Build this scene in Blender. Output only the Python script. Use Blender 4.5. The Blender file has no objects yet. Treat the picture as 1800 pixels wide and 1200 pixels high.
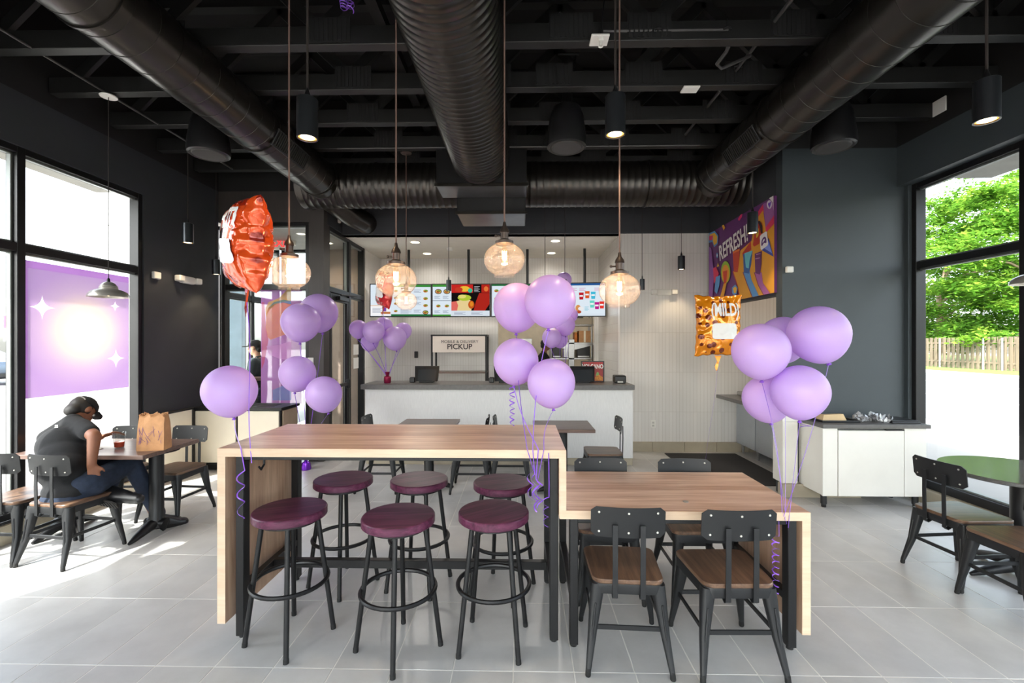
import bpy, bmesh, math, random
from math import sin, cos, tan, pi, radians, sqrt, atan2, hypot
from mathutils import Vector, Matrix, Euler, noise as mnoise

R = random.Random(11)
SC = bpy.context.scene
COL = SC.collection

# ------------------------------------------------------------------ camera, sky, sun, exposure
YAW = radians(1.2)
EYE = 1.64
cam_d = bpy.data.cameras.new('camera')
cam = bpy.data.objects.new('camera', cam_d)
COL.objects.link(cam)
cam.location = (0, 0, EYE)
cam.rotation_euler = (pi / 2, 0, YAW)
cam_d.lens = 16
cam_d.sensor_width = 36
cam_d.shift_y = 3 / 1800
cam_d.clip_start = 0.05
cam_d.clip_end = 400
SC.camera = cam

world = bpy.data.worlds.new('sky')
SC.world = world
world.use_nodes = True
wn = world.node_tree
wn.nodes.clear()
w_out = wn.nodes.new('ShaderNodeOutputWorld')
w_bg = wn.nodes.new('ShaderNodeBackground')
w_sky = wn.nodes.new('ShaderNodeTexSky')
w_sky.sky_type = 'NISHITA'
w_sky.sun_disc = False
w_sky.sun_elevation = radians(46)
w_sky.sun_rotation = radians(213)
w_sky.air_density = 1.0
w_sky.dust_density = 3.0
w_sky.ozone_density = 1.0
w_hsv = wn.nodes.new('ShaderNodeHueSaturation')
w_hsv.inputs['Saturation'].default_value = 0.42
w_bg.inputs['Strength'].default_value = 0.62
wn.links.new(w_sky.outputs[0], w_hsv.inputs['Color'])
wn.links.new(w_hsv.outputs[0], w_bg.inputs['Color'])
wn.links.new(w_bg.outputs[0], w_out.inputs['Surface'])

sun_d = bpy.data.lights.new('sun', 'SUN')
sun_d.energy = 7.0
sun_d.angle = radians(0.6)
sun_d.color = (1.0, 0.96, 0.91)
sun = bpy.data.objects.new('sun', sun_d)
COL.objects.link(sun)
sun.rotation_euler = Vector((0.55, 0.84, -1.036)).to_track_quat('-Z', 'Y').to_euler()

vs = SC.view_settings
vs.view_transform = 'Standard'
vs.look = 'None'
vs.gamma = 1
vs.use_curve_mapping = False
vs.exposure = 1.04
SC.cycles.use_denoising = True
SC.cycles.max_bounces = 10
SC.cycles.diffuse_bounces = 5
SC.cycles.glossy_bounces = 4
SC.cycles.transmission_bounces = 8
SC.cycles.transparent_max_bounces = 16
SC.cycles.sample_clamp_indirect = 8
SC.cycles.caustics_reflective = False
SC.cycles.caustics_refractive = False

# ------------------------------------------------------------------ measuring helpers (real distances)
_c, _s = cos(YAW), sin(YAW)
def ray(px, py):
    a = (px - 900) / 800; z = (603 - py) / 800
    return Vector((a * _c - _s, a * _s + _c, z))
def at(px, py, Y):
    d = ray(px, py); t = Y / d.y
    return Vector((d.x * t, Y, EYE + d.z * t))
def atx(px, py, X):
    d = ray(px, py); t = X / d.x
    return Vector((X, d.y * t, EYE + d.z * t))

# ------------------------------------------------------------------ mesh builder
class MB:
    def __init__(self):
        self.v = []; self.f = []
    def add(self, vs_, fs_, M=None):
        n = len(self.v)
        for p in vs_:
            p = Vector(p)
            self.v.append(M @ p if M is not None else p)
        for f in fs_:
            self.f.append([i + n for i in f])
        return self
    def box(self, x0, x1, y0, y1, z0, z1, M=None):
        vs_ = [(x0,y0,z0),(x1,y0,z0),(x1,y1,z0),(x0,y1,z0),(x0,y0,z1),(x1,y0,z1),(x1,y1,z1),(x0,y1,z1)]
        return self.add(vs_, [(0,3,2,1),(4,5,6,7),(0,1,5,4),(1,2,6,5),(2,3,7,6),(3,0,4,7)], M)
    def bbox(self, x0, x1, y0, y1, z0, z1, b=0.004, seg=1, M=None):
        bm = bmesh.new()
        m = MB().box(x0, x1, y0, y1, z0, z1)
        vv = [bm.verts.new(p) for p in m.v]
        for f in m.f: bm.faces.new([vv[i] for i in f])
        bmesh.ops.bevel(bm, geom=list(bm.edges), offset=b, segments=seg, affect='EDGES', profile=0.5)
        bm.verts.index_update()
        self.add([v.co.copy() for v in bm.verts], [[v.index for v in f.verts] for f in bm.faces], M)
        bm.free()
        return self
    def tube(self, p0, p1, r0, r1=None, n=12, caps=True):
        p0 = Vector(p0); p1 = Vector(p1); r1 = r0 if r1 is None else r1
        d = (p1 - p0).normalized()
        u = d.orthogonal().normalized(); w = d.cross(u)
        vs_ = []
        for p, r in ((p0, r0), (p1, r1)):
            for k in range(n):
                a = 2 * pi * k / n
                vs_.append(p + (u * cos(a) + w * sin(a)) * r)
        fs_ = [(k, (k + 1) % n, n + (k + 1) % n, n + k) for k in range(n)]
        if caps: fs_ += [tuple(range(n - 1, -1, -1)), tuple(range(n, 2 * n))]
        return self.add(vs_, fs_)
    def loft(self, rings, caps=True, closed=False):
        n = len(rings[0]); vs_ = [p for r in rings for p in r]; fs_ = []
        m = len(rings)
        for i in range(m if closed else m - 1):
            j = (i + 1) % m
            for k in range(n):
                fs_.append((i * n + k, i * n + (k + 1) % n, j * n + (k + 1) % n, j * n + k))
        if caps and not closed: fs_ += [tuple(range(n - 1, -1, -1)), tuple(range((m - 1) * n, m * n))]
        return self.add(vs_, fs_)
    def sweep(self, pts, r, n=8, closed=False, flat=1.0):
        pts = [Vector(p) for p in pts]; m = len(pts); rings = []
        rr = r if isinstance(r, (list, tuple)) else [r] * m
        u = None
        for i in range(m):
            if closed: d = pts[(i + 1) % m] - pts[i - 1]
            else: d = pts[min(i + 1, m - 1)] - pts[max(i - 1, 0)]
            if d.length < 1e-9: d = Vector((0, 0, 1))
            d.normalize()
            if u is None: u = d.orthogonal().normalized()
            u = u - d * u.dot(d)
            u = u.normalized() if u.length > 1e-6 else d.orthogonal().normalized()
            w = d.cross(u)
            rings.append([pts[i] + (u * cos(2*pi*k/n) + w * sin(2*pi*k/n) * flat) * rr[i] for k in range(n)])
        return self.loft(rings, True, closed)
    def lathe(self, prof, n=32, M=None):
        vs_ = []; idx = []
        for r, z in prof:
            if r < 1e-6:
                idx.append([len(vs_)]); vs_.append((0, 0, z))
            else:
                idx.append(list(range(len(vs_), len(vs_) + n)))
                vs_ += [(r * cos(2*pi*k/n), r * sin(2*pi*k/n), z) for k in range(n)]
        fs_ = []
        for a, b in zip(idx[:-1], idx[1:]):
            for k in range(n):
                k2 = (k + 1) % n
                if len(a) == 1 and len(b) == 1: continue
                if len(a) == 1: fs_.append((a[0], b[k2], b[k]))
                elif len(b) == 1: fs_.append((a[k], a[k2], b[0]))
                else: fs_.append((a[k], a[k2], b[k2], b[k]))
        return self.add(vs_, fs_, M)
    def torus(self, c, r, rr, n=32, m=8):
        c = Vector(c)
        return self.sweep([c + Vector((cos(2*pi*k/n) * r, sin(2*pi*k/n) * r, 0)) for k in range(n)], rr, m, closed=True)
    def prism(self, poly, z0, z1, M=None):
        n = len(poly)
        vs_ = [(p[0], p[1], z0) for p in poly] + [(p[0], p[1], z1) for p in poly]
        fs_ = [tuple(range(n - 1, -1, -1)), tuple(range(n, 2 * n))] + [(k, (k + 1) % n, n + (k + 1) % n, n + k) for k in range(n)]
        return self.add(vs_, fs_, M)
    def face(self, pts):
        return self.add(pts, [tuple(range(len(pts)))])
    def sphere(self, c, r, n=16, m=10, M=None):
        c = Vector(c); r = Vector((r, r, r)) if not hasattr(r, '__len__') else Vector(r)
        T = Matrix.Translation(c) @ Matrix.Diagonal((r.x, r.y, r.z, 1))
        if M is not None: T = M @ T
        return self.lathe([(sin(pi * i / m), -cos(pi * i / m)) for i in range(m + 1)], n, T)
    def capsule(self, p0, p1, r0, r1=None, n=12):
        r1 = r0 if r1 is None else r1
        p0 = Vector(p0); p1 = Vector(p1)
        self.tube(p0, p1, r0, r1, n)
        self.sphere(p0, r0 * 1.0, n, 8); self.sphere(p1, r1 * 1.0, n, 8)
        return self
    def mesh(self, name):
        me = bpy.data.meshes.new(name)
        me.from_pydata([tuple(p) for p in self.v], [], self.f)
        me.validate()
        bm = bmesh.new(); bm.from_mesh(me)
        bmesh.ops.recalc_face_normals(bm, faces=bm.faces)
        bm.to_mesh(me); bm.free()
        return me

def link(name, me, mat=None, parent=None, smooth=False, world=False, ang=40):
    if mat is not None and len(me.materials) == 0: me.materials.append(mat)
    if smooth:
        me.shade_smooth()
        me.set_sharp_from_angle(angle=radians(ang))
    o = bpy.data.objects.new(name, me)
    COL.objects.link(o)
    if parent is not None:
        o.parent = parent
        if world:
            o.matrix_parent_inverse = world_matrix(parent).inverted()
    return o
def world_matrix(o):
    M = Matrix.LocRotScale(o.location, o.rotation_euler, o.scale)
    if o.parent is not None:
        M = world_matrix(o.parent) @ o.matrix_parent_inverse @ M
    return M
def obj(name, mb, mat, parent=None, smooth=False, world=False, ang=40):
    return link(name, mb.mesh(name), mat, parent, smooth, world, ang)
def tag(o, label, cat, group=None, kind=None):
    o['label'] = label; o['category'] = cat
    if group: o['group'] = group
    if kind: o['kind'] = kind
    return o
def thing(name, label, cat, loc=(0, 0, 0), rz=0, group=None):
    o = bpy.data.objects.new(name, None); COL.objects.link(o)
    o.empty_display_size = 0.1
    o.location = loc; o.rotation_euler = (0, 0, rz)
    return tag(o, label, cat, group)
def struct(o):
    o['kind'] = 'structure'; return o
def dup(root, loc, rz, label):
    def cp(o, parent):
        c = o.copy(); COL.objects.link(c)
        if parent is not None:
            c.parent = parent; c.matrix_parent_inverse = o.matrix_parent_inverse.copy()
        for ch in kids.get(o, []): cp(ch, c)
        return c
    kids = {}
    for o in COL.objects:
        if o.parent is not None: kids.setdefault(o.parent, []).append(o)
    r = cp(root, None)
    r.location = loc; r.rotation_euler = (0, 0, rz); r['label'] = label
    return r

def rrect(w, d, r, n=5, cx=0, cy=0):
    p = []
    for sx, sy, a0 in ((1, 1, 0), (-1, 1, pi/2), (-1, -1, pi), (1, -1, 3*pi/2)):
        for k in range(n + 1):
            a = a0 + pi / 2 * k / n
            p.append((cx + sx * (w/2 - r) + r * cos(a), cy + sy * (d/2 - r) + r * sin(a)))
    return p

# ------------------------------------------------------------------ materials
def nt(name):
    m = bpy.data.materials.new(name); m.use_nodes = True
    t = m.node_tree; t.nodes.clear()
    out = t.nodes.new('ShaderNodeOutputMaterial')
    return m, t, out
def principled(t, out):
    b = t.nodes.new('ShaderNodeBsdfPrincipled'); t.links.new(b.outputs[0], out.inputs['Surface']); return b
def coords(t, scale=(1, 1, 1), rot=(0, 0, 0), kind='Object', loc=(0, 0, 0)):
    tc = t.nodes.new('ShaderNodeTexCoord'); mp = t.nodes.new('ShaderNodeMapping')
    mp.inputs['Scale'].default_value = scale; mp.inputs['Rotation'].default_value = rot; mp.inputs['Location'].default_value = loc
    t.links.new(tc.outputs[kind], mp.inputs['Vector']); return mp.outputs[0]
def ramp(t, fac, stops):
    r = t.nodes.new('ShaderNodeValToRGB')
    e = r.color_ramp.elements
    while len(e) < len(stops): e.new(0.5)
    for el, (p, c) in zip(e, stops):
        el.position = p; el.color = (*c, 1) if len(c) == 3 else c
    t.links.new(fac, r.inputs[0]); return r.outputs[0]
def nz(t, vec, scale=5, detail=3, rough=.5):
    n = t.nodes.new('ShaderNodeTexNoise'); n.inputs['Scale'].default_value = scale
    n.inputs['Detail'].default_value = detail; n.inputs['Roughness'].default_value = rough
    if vec is not None: t.links.new(vec, n.inputs['Vector'])
    return n.outputs['Fac']
def bump(t, bsdf, h, strength=.2, dist=.01):
    b = t.nodes.new('ShaderNodeBump'); b.inputs['Strength'].default_value = strength; b.inputs['Distance'].default_value = dist
    t.links.new(h, b.inputs['Height']); t.links.new(b.outputs[0], bsdf.inputs['Normal'])
def srgb(r, g, b):
    f = lambda c: (c/255/12.92) if c/255 <= .04045 else ((c/255 + .055)/1.055) ** 2.4
    return (f(r), f(g), f(b))
def M(name, col, rough=.5, metal=0.0, var=.08, vs=6, bs=0.0, bscale=60, stretch=(1, 1, 1), spec=.5, coat=0):
    m, t, out = nt(name); b = principled(t, out)
    v = coords(t, stretch)
    lo = tuple(c * (1 - var) for c in col); hi = tuple(min(1, c * (1 + var)) for c in col)
    t.links.new(ramp(t, nz(t, v, vs), [(.3, lo), (.7, hi)]), b.inputs['Base Color'])
    b.inputs['Roughness'].default_value = rough; b.inputs['Metallic'].default_value = metal
    b.inputs['Specular IOR Level'].default_value = spec
    if coat: b.inputs['Coat Weight'].default_value = coat
    if bs: bump(t, b, nz(t, v, bscale, 4), bs)
    return m
def EM(name, col, s=1.0):
    m, t, out = nt(name); e = t.nodes.new('ShaderNodeEmission')
    e.inputs[0].default_value = (*col, 1); e.inputs[1].default_value = s
    t.links.new(e.outputs[0], out.inputs['Surface']); return m
def wood(name, stops, sx=(1.2, 16, 16), scale=2.0, rough=.35, bands=False, spec=.5):
    m, t, out = nt(name); b = principled(t, out)
    v = coords(t, sx)
    n1 = nz(t, v, scale, 6, .62)
    t.links.new(ramp(t, n1, stops), b.inputs['Base Color'])
    b.inputs['Roughness'].default_value = rough
    b.inputs['Specular IOR Level'].default_value = spec
    bump(t, b, n1, .06, .004)
    return m
def staves(name, stops, w=.085, rough=.3):
    """laminate printed as wood staves running along x, each a little different in tone"""
    m, t, out = nt(name); b = principled(t, out)
    v = coords(t, (1.0, 14, 14))
    n1 = nz(t, v, 2.2, 6, .6)
    tc = t.nodes.new('ShaderNodeTexCoord'); sp = t.nodes.new('ShaderNodeSeparateXYZ'); t.links.new(tc.outputs['Object'], sp.inputs[0])
    dv = t.nodes.new('ShaderNodeMath'); dv.operation = 'DIVIDE'; dv.inputs[1].default_value = w; t.links.new(sp.outputs[1], dv.inputs[0])
    fl = t.nodes.new('ShaderNodeMath'); fl.operation = 'FLOOR'; t.links.new(dv.outputs[0], fl.inputs[0])
    wn_ = t.nodes.new('ShaderNodeTexWhiteNoise'); wn_.noise_dimensions = '1D'; t.links.new(fl.outputs[0], wn_.inputs['W'])
    mx = t.nodes.new('ShaderNodeMath'); mx.operation = 'MULTIPLY_ADD'; mx.inputs[1].default_value = .40; t.links.new(wn_.outputs['Value'], mx.inputs[0])
    ad = t.nodes.new('ShaderNodeMath'); ad.operation = 'SUBTRACT'; ad.inputs[1].default_value = .20; t.links.new(n1, ad.inputs[0]); t.links.new(ad.outputs[0], mx.inputs[2])
    t.links.new(ramp(t, mx.outputs[0], stops), b.inputs['Base Color'])
    b.inputs['Roughness'].default_value = rough
    return m
def schlick(t, k):
    """reflectance of a thin sheet, the same from both sides"""
    lw = t.nodes.new('ShaderNodeLayerWeight'); lw.inputs[0].default_value = .5
    pw = t.nodes.new('ShaderNodeMath'); pw.operation = 'POWER'; pw.inputs[1].default_value = 5; t.links.new(lw.outputs['Facing'], pw.inputs[0])
    ma = t.nodes.new('ShaderNodeMath'); ma.operation = 'MULTIPLY_ADD'; ma.inputs[1].default_value = .9 * k; ma.inputs[2].default_value = .06 * k
    t.links.new(pw.outputs[0], ma.inputs[0]); return ma.outputs[0]
def glass(name, tint=(.97, .99, .98), refl=.35, rough=.0):
    m, t, out = nt(name)
    tr = t.nodes.new('ShaderNodeBsdfTransparent'); tr.inputs[0].default_value = (*tint, 1)
    gl = t.nodes.new('ShaderNodeBsdfGlossy'); gl.inputs['Roughness'].default_value = rough
    mu = schlick(t, refl)
    mx = t.nodes.new('ShaderNodeMixShader')
    t.links.new(mu, mx.inputs[0]); t.links.new(tr.outputs[0], mx.inputs[1]); t.links.new(gl.outputs[0], mx.inputs[2])
    t.links.new(mx.outputs[0], out.inputs['Surface']); return m

m_wall = M('charcoal_wall_paint', srgb(46, 48, 53), .62, var=.04, bs=.05, bscale=200)
m_wallg = M('slate_wall_paint', srgb(60, 67, 71), .5, var=.03, bs=.05, bscale=200)
m_black = M('black_ceiling_paint', srgb(18, 18, 19), .7, var=.12)
m_joist = M('black_joist_paint', srgb(23, 23, 23), .5, var=.15)
m_frame = M('black_anodised_frame', srgb(28, 28, 30), .35, .3, var=.08)
m_alu = M('grey_gasket', srgb(120, 124, 122), .4, .5)
m_curb = M('beige_curb_tile', srgb(170, 160, 140), .5, var=.08)
m_grout = M('pale_grout', srgb(226, 223, 216), .8)
m_duct = M('black_duct_metal', srgb(70, 67, 64), .28, .85, var=.10, vs=3)
m_plenum_lit = M('lit_plenum_underside', srgb(120, 120, 124), .35, .8, var=.12)  # lighter grey paints the light caught by the black plenum's undersides
m_blackm = M('black_powder_coat', srgb(22, 22, 24), .42, .2, var=.08)
m_chair = M('charcoal_chair_metal', srgb(33, 34, 36), .42, .25, var=.06)
m_can = M('satin_black_lamp_metal', srgb(58, 61, 66), .28, .75, var=.05)
m_screw = M('steel_screw', srgb(210, 208, 200), .3, .6)
m_rubber = M('black_rubber', srgb(20, 20, 20), .7)
m_top = staves('oak_laminate_top', [(.28, srgb(176, 134, 106)), (.5, srgb(206, 168, 140)), (.72, srgb(226, 196, 170))])
m_edge = wood('pale_oak_edge', [(.3, srgb(206, 176, 148)), (.7, srgb(226, 202, 176))], (1.5, 14, 14))
m_panel = wood('oak_laminate_panel', [(.3, srgb(176, 138, 112)), (.7, srgb(214, 180, 152))], (14, 14, 1.2))
m_purple = wood('purple_stained_wood', [(.25, srgb(46, 20, 36)), (.5, srgb(86, 40, 64)), (.8, srgb(120, 62, 90))], (1.5, 22, 22), 2.5, .36, spec=.35)
m_seatw = wood('dark_walnut_seat', [(.28, srgb(62, 46, 36)), (.5, srgb(96, 72, 56)), (.75, srgb(128, 100, 78))], (20, 1.2, 20), 2.0, .35)
m_dtop = wood('dark_brown_tabletop', [(.3, srgb(84, 66, 60)), (.7, srgb(122, 98, 88))], (1.5, 18, 18), 2, .3)
m_gtop = M('grey_stone_top', srgb(96, 94, 92), .35, var=.12, vs=30)
m_counter = M('pale_linen_laminate', srgb(216, 215, 214), .5, var=.05, vs=20, stretch=(8, 8, .6), bs=.03, bscale=40)
m_white = M('white_laminate', srgb(226, 223, 215), .4, var=.02)
m_cream = M('cream_laminate', srgb(236, 226, 204), .45, var=.02)
m_steel = M('brushed_steel', srgb(176, 176, 176), .3, .85, var=.08, stretch=(1, 1, 20), vs=8)
m_steelp = M('satin_steel_door', srgb(168, 172, 176), .4, .35, var=.04)
m_alum = M('spun_aluminium', srgb(200, 196, 188), .3, .7, var=.05)
m_plastic = M('white_plastic', srgb(232, 230, 224), .4, var=.02)
m_blackp = M('black_plastic', srgb(26, 26, 28), .35, var=.05)
m_scrn = M('dark_screen', srgb(52, 55, 58), .25)
m_mat = M('black_floor_mat', srgb(40, 40, 42), .95, var=.3, vs=90, bs=.3, bscale=150)
m_kceil = M('white_ceiling_board', srgb(226, 220, 208), .7, var=.03)
m_ground = M('pale_concrete_ground', srgb(136, 134, 130), .85, var=.06, vs=.6)
m_road = M('pale_asphalt', srgb(96, 96, 98), .85, var=.08, vs=.8)
m_curbs = M('concrete_kerb', srgb(200, 198, 192), .8)
m_grass = M('green_verge', srgb(92, 122, 50), .9, var=.3, vs=8)
m_fence = M('weathered_fence_boards', srgb(112, 98, 82), .9, var=.2, vs=3, stretch=(4, 4, .4))
m_galv = M('galvanised_post', srgb(190, 196, 204), .4, .5)
m_bark = M('grey_brown_bark', srgb(140, 120, 98), .85, var=.25, vs=6, bs=.4, bscale=10)
m_extw = M('white_metal_panel', srgb(226, 226, 224), .6, var=.02)
m_soff = M('grey_soffit', srgb(150, 148, 142), .7)
m_glass = glass('window_glass')
m_kraft = M('kraft_paper', srgb(190, 140, 96), .75, var=.12, vs=14, bs=.4, bscale=22)
m_skin1 = M('warm_brown_skin', srgb(134, 86, 62), .55, var=.06, vs=20)
m_skin2 = M('light_tan_skin', srgb(206, 158, 130), .55, var=.05, vs=20)
m_cloth = M('black_cotton', srgb(19, 20, 23), .95, var=.15, vs=12, bs=.15, bscale=120)
m_denim = M('dark_blue_denim', srgb(32, 42, 60), .95, var=.2, vs=30, bs=.15, bscale=200)
m_hair = M('black_hair', srgb(24, 19, 17), .6, var=.3, vs=60)

def tile_mat():
    m, t, out = nt('grey_porcelain_tile'); b = principled(t, out)
    oi = t.nodes.new('ShaderNodeObjectInfo'); v = coords(t, (1, 1, 1), kind='Object')
    va = t.nodes.new('ShaderNodeVectorMath'); va.operation = 'ADD'; t.links.new(v, va.inputs[0])
    cb = t.nodes.new('ShaderNodeCombineXYZ')
    for i in range(2):
        mu = t.nodes.new('ShaderNodeMath'); mu.operation = 'MULTIPLY'; mu.inputs[1].default_value = 40 + 23 * i
        t.links.new(oi.outputs['Random'], mu.inputs[0]); t.links.new(mu.outputs[0], cb.inputs[i])
    t.links.new(cb.outputs[0], va.inputs[1])
    n = nz(t, va.outputs[0], 3.2, 6, .6)
    c = ramp(t, n, [(.3, srgb(178, 177, 175)), (.7, srgb(196, 195, 193))])
    hs = t.nodes.new('ShaderNodeHueSaturation'); t.links.new(c, hs.inputs['Color'])
    mr = t.nodes.new('ShaderNodeMapRange'); mr.inputs['To Min'].default_value = .95; mr.inputs['To Max'].default_value = 1.05
    t.links.new(oi.outputs['Random'], mr.inputs[0]); t.links.new(mr.outputs[0], hs.inputs['Value'])
    t.links.new(hs.outputs[0], b.inputs['Base Color'])
    b.inputs['Roughness'].default_value = .33; b.inputs['Specular IOR Level'].default_value = .55
    bump(t, b, nz(t, va.outputs[0], 60, 3), .03, .003)
    return m
m_tile = tile_mat()

def walltile(name, col, grout, axis, pw=.052, ph=.60, rough=.25):
    """narrow upright tiles; axis = which world axis runs along the wall"""
    m, t, out = nt(name); b = principled(t, out)
    tc = t.nodes.new('ShaderNodeTexCoord'); sp = t.nodes.new('ShaderNodeSeparateXYZ'); t.links.new(tc.outputs['Object'], sp.inputs[0])
    cb = t.nodes.new('ShaderNodeCombineXYZ'); t.links.new(sp.outputs[axis], cb.inputs[0]); t.links.new(sp.outputs[2], cb.inputs[1])
    br = t.nodes.new('ShaderNodeTexBrick'); t.links.new(cb.outputs[0], br.inputs['Vector'])
    br.offset = 0; br.inputs['Scale'].default_value = 1; br.inputs['Mortar Size'].default_value = .0022
    br.inputs['Brick Width'].default_value = pw; br.inputs['Row Height'].default_value = ph
    br.inputs['Color1'].default_value = (*col, 1); br.inputs['Color2'].default_value = (*[c * .95 for c in col], 1); br.inputs['Mortar'].default_value = (*grout, 1)
    t.links.new(br.outputs['Color'], b.inputs['Base Color']); b.inputs['Roughness'].default_value = rough
    inv = t.nodes.new('ShaderNodeMath'); inv.operation = 'SUBTRACT'; inv.inputs[0].default_value = 1; t.links.new(br.outputs['Fac'], inv.inputs[1])
    bump(t, b, inv.outputs[0], .35, .002)
    return m
m_wtx = walltile('white_upright_tile', srgb(230, 227, 223), srgb(204, 199, 192), 0)
m_wty = walltile('white_upright_tile_side', srgb(230, 227, 223), srgb(204, 199, 192), 1)
m_sub = walltile('pale_grey_wall_tile', srgb(200, 195, 188), srgb(175, 170, 162), 1, .30, .15)
# ------------------------------------------------------------------ the room
XL, XR = -4.22, 4.13          # wall faces
CZ = 3.75                     # where the wall paint stops
DZ = 4.75                     # roof deck

floor = struct(obj('floor', MB().box(-4.6, 4.6, -2.8, 11.6, -.12, -.0012), m_grout))
tile_me = MB().bbox(-.1487, .1487, -.2972, .2972, -.012, 0, .001).mesh('tile'); tile_me.materials.append(m_tile)
x0 = -.042
def put_tile(cx, cy):
    o = bpy.data.objects.new('tile', tile_me); COL.objects.link(o); o.parent = floor
    o.location = (cx, cy, R.uniform(-.0004, .0004))
for j in range(0, 9):
    cy = 2.274 + .6 * (j - 1) - .3
    for i in range(-14, 14):
        cx = x0 + .303 * (i + .5)
        if cx < -4.24 or cx > 4.2: continue
        put_tile(cx, cy)
# the floor beyond, where the tiles are too small to be told apart
mb = MB()
for j in range(9, 19):
    cy = 2.274 + .6 * (j - 1) - .3
    for i in range(-14, 14):
        cx = x0 + .303 * (i + .5)
        if cx < -4.24 or cx > 4.2: continue
        mb.box(cx - .15, cx + .15, cy - .2985, cy + .2985, -.012, 0)
for j in range(-7, 0):
    cy = 2.274 + .6 * (j - 1) - .3
    for i in range(-14, 14):
        cx = x0 + .303 * (i + .5)
        if cx < -4.24 or cx > 4.2: continue
        mb.box(cx - .15, cx + .15, cy - .2985, cy + .2985, -.012, 0)
o = obj('distant_tiles', mb, m_tile, floor); o['kind'] = 'stuff'

# left wall: kerb, header, piers; the middle one, out of view, is sized to block sun
WY = [1.20, 2.53, 3.77, 5.0]
mb = MB().box(XL - .13, XL, 5.0, 6.25, 0, CZ).box(XL - .3, XL, -2.8, 5.0, 3.3, CZ).box(XL - .13, XL, -2.8, -2.4, 0, 3.3).box(XL - .11, XL, -1.1, 1.20, 0, 3.3)
wl = struct(obj('wall_left', mb, m_wall))
o = obj('curb', MB().box(XL - .3, XL + .02, -2.4, 5.0, 0, .15), m_curb, wl)
o = obj('upper_wall', MB().box(XL - .3, XL, -2.8, 8.1, CZ, DZ).box(XL, -2.9, 8.0, 8.1, 3.36, DZ), m_black, wl)
# right wall
mb = MB().box(XR, XR + .13, 4.95, 5.12, 0, CZ).box(XR - .08, XR + .3, -2.8, 5.0, 3.33, CZ).box(XR, XR + .3, -2.8, -2.4, 0, 3.33)
wr = struct(obj('wall_right', mb, m_wallg))
obj('curb', MB().box(XR - .02, XR + .3, -2.4, 4.95, 0, .15), m_curb, wr)
obj('upper_wall', MB().box(XR - .08, XR + .3, -2.8, 11.6, CZ, DZ), m_black, wr)

def storefront(n, face, axis, ys, zb, zt, ztr, side, panes=True, depth=.10, width=.055, wall=None):
    """a glazed bay: every mullion, transom and pane its own piece. axis 'x': runs along y at x=face; side=+1 when the room lies at +"""
    def bx(mb, a0, a1, d0, d1, z0, z1):
        lo, hi = sorted((face + side * d0, face + side * d1))
        if axis == 'x': mb.bbox(lo, hi, a0, a1, z0, z1, .003)
        else: mb.bbox(a0, a1, lo, hi, z0, z1, .003)
        return mb
    root = struct(obj('window_%d' % n, bx(bx(MB(), ys[0], ys[-1], -depth, 0, zt - width, zt), ys[0], ys[-1], -depth, 0, zb, zb + width * 1.5), m_frame))
    for k, y in enumerate(ys):
        a0, a1 = (y, y + width) if k == 0 else ((y - width, y) if k == len(ys) - 1 else (y - width * .6, y + width * .6))
        obj('mullion', bx(MB(), a0, a1, -depth, .004, zb, zt), m_frame, root)
    for a, b in zip(ys[:-1], ys[1:]):
        g = []
        if ztr: obj('transom', bx(MB(), a + width * .5, b - width * .5, -depth, .001, ztr - .035, ztr + .035), m_frame, root)
        spans = [(zb + width * 1.5, ztr - .035), (ztr + .035, zt - width)] if ztr else [(zb + width * 1.5, zt - width)]
        for z0, z1 in spans:
            mb = MB()
            w = .018
            for q in ((a + width*.6, a + width*.6 + w, z0, z1), (b - width*.6 - w, b - width*.6, z0, z1), (a + width*.6, b - width*.6, z0, z0 + w), (a + width*.6, b - width*.6, z1 - w, z1)):
                bx(mb, q[0], q[1], -depth * .75, -depth * .35, q[2], q[3])
            obj('glazing_bead', mb, m_alu, root)
            if panes:
                obj('pane', bx(MB(), a + width * .6, b - width * .6, -depth * .6, -depth * .52, z0, z1), m_glass, root)
    return root
win_l = storefront(1, XL - .02, 'x', WY, .15, 3.3, 2.45, 1)
storefront(7, XL - .02, 'x', [-2.4, -1.1], .15, 3.3, 2.45, 1)
win_r = storefront(2, XR + .04, 'x', [-2.4, -1.2, 0.0, 1.26, 2.55, 3.87, 4.95], .15, 3.33, 2.46, -1)

# slate wing wall on the right, with its base tile, and the header that carries the mural
wing = struct(obj('wall_wing', MB().box(2.83, 4.26, 5.0, 5.12, 0, CZ), m_wallg))
obj('upper_wall', MB().box(2.83, 4.4, 5.0, 5.12, CZ, DZ), m_black, wing)
obj('end_panel', MB().bbox(2.795, 2.955, 4.93, 5.125, .14, .80, .004), m_white, wing)
obj('end_cap', MB().bbox(2.785, 2.965, 4.92, 5.13, .80, .86, .004), m_white, wing)
obj('base_tile', MB().bbox(2.78, 3.6, 4.90, 5.0, 0, .14, .003), m_curb, wing)
header = struct(obj('wall_header', MB().box(2.83, 2.93, 5.12, 6.94, 2.17, CZ), m_wall))
struct(obj('wall_alcove', MB().box(3.95, 4.4, 5.12, 6.94, 0, CZ), m_wty))
# white tiled wall right of the counter
wt = struct(obj('wall_tiled', MB().box(1.5, 4.4, 6.94, 7.1, 0, 3.30), m_wtx))
mb = MB()
for k in range(5):
    obj('base_tile', MB().bbox(1.5 + .48 * k, 1.976 + .48 * k, 6.915, 6.94, 0, .15, .002), m_curb, wt)
# dark soffit over the opening
struct(obj('wall_soffit', MB().box(-2.86, 4.4, 6.9, 7.1, 3.30, DZ), m_wall))
mb = MB()
for x in (-1.9, -.7, .5, 1.7): mb.box(x - .002, x + .002, 6.896, 6.9, 3.3, 4.7)
struct(obj('trim_1', mb, m_black))
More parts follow.
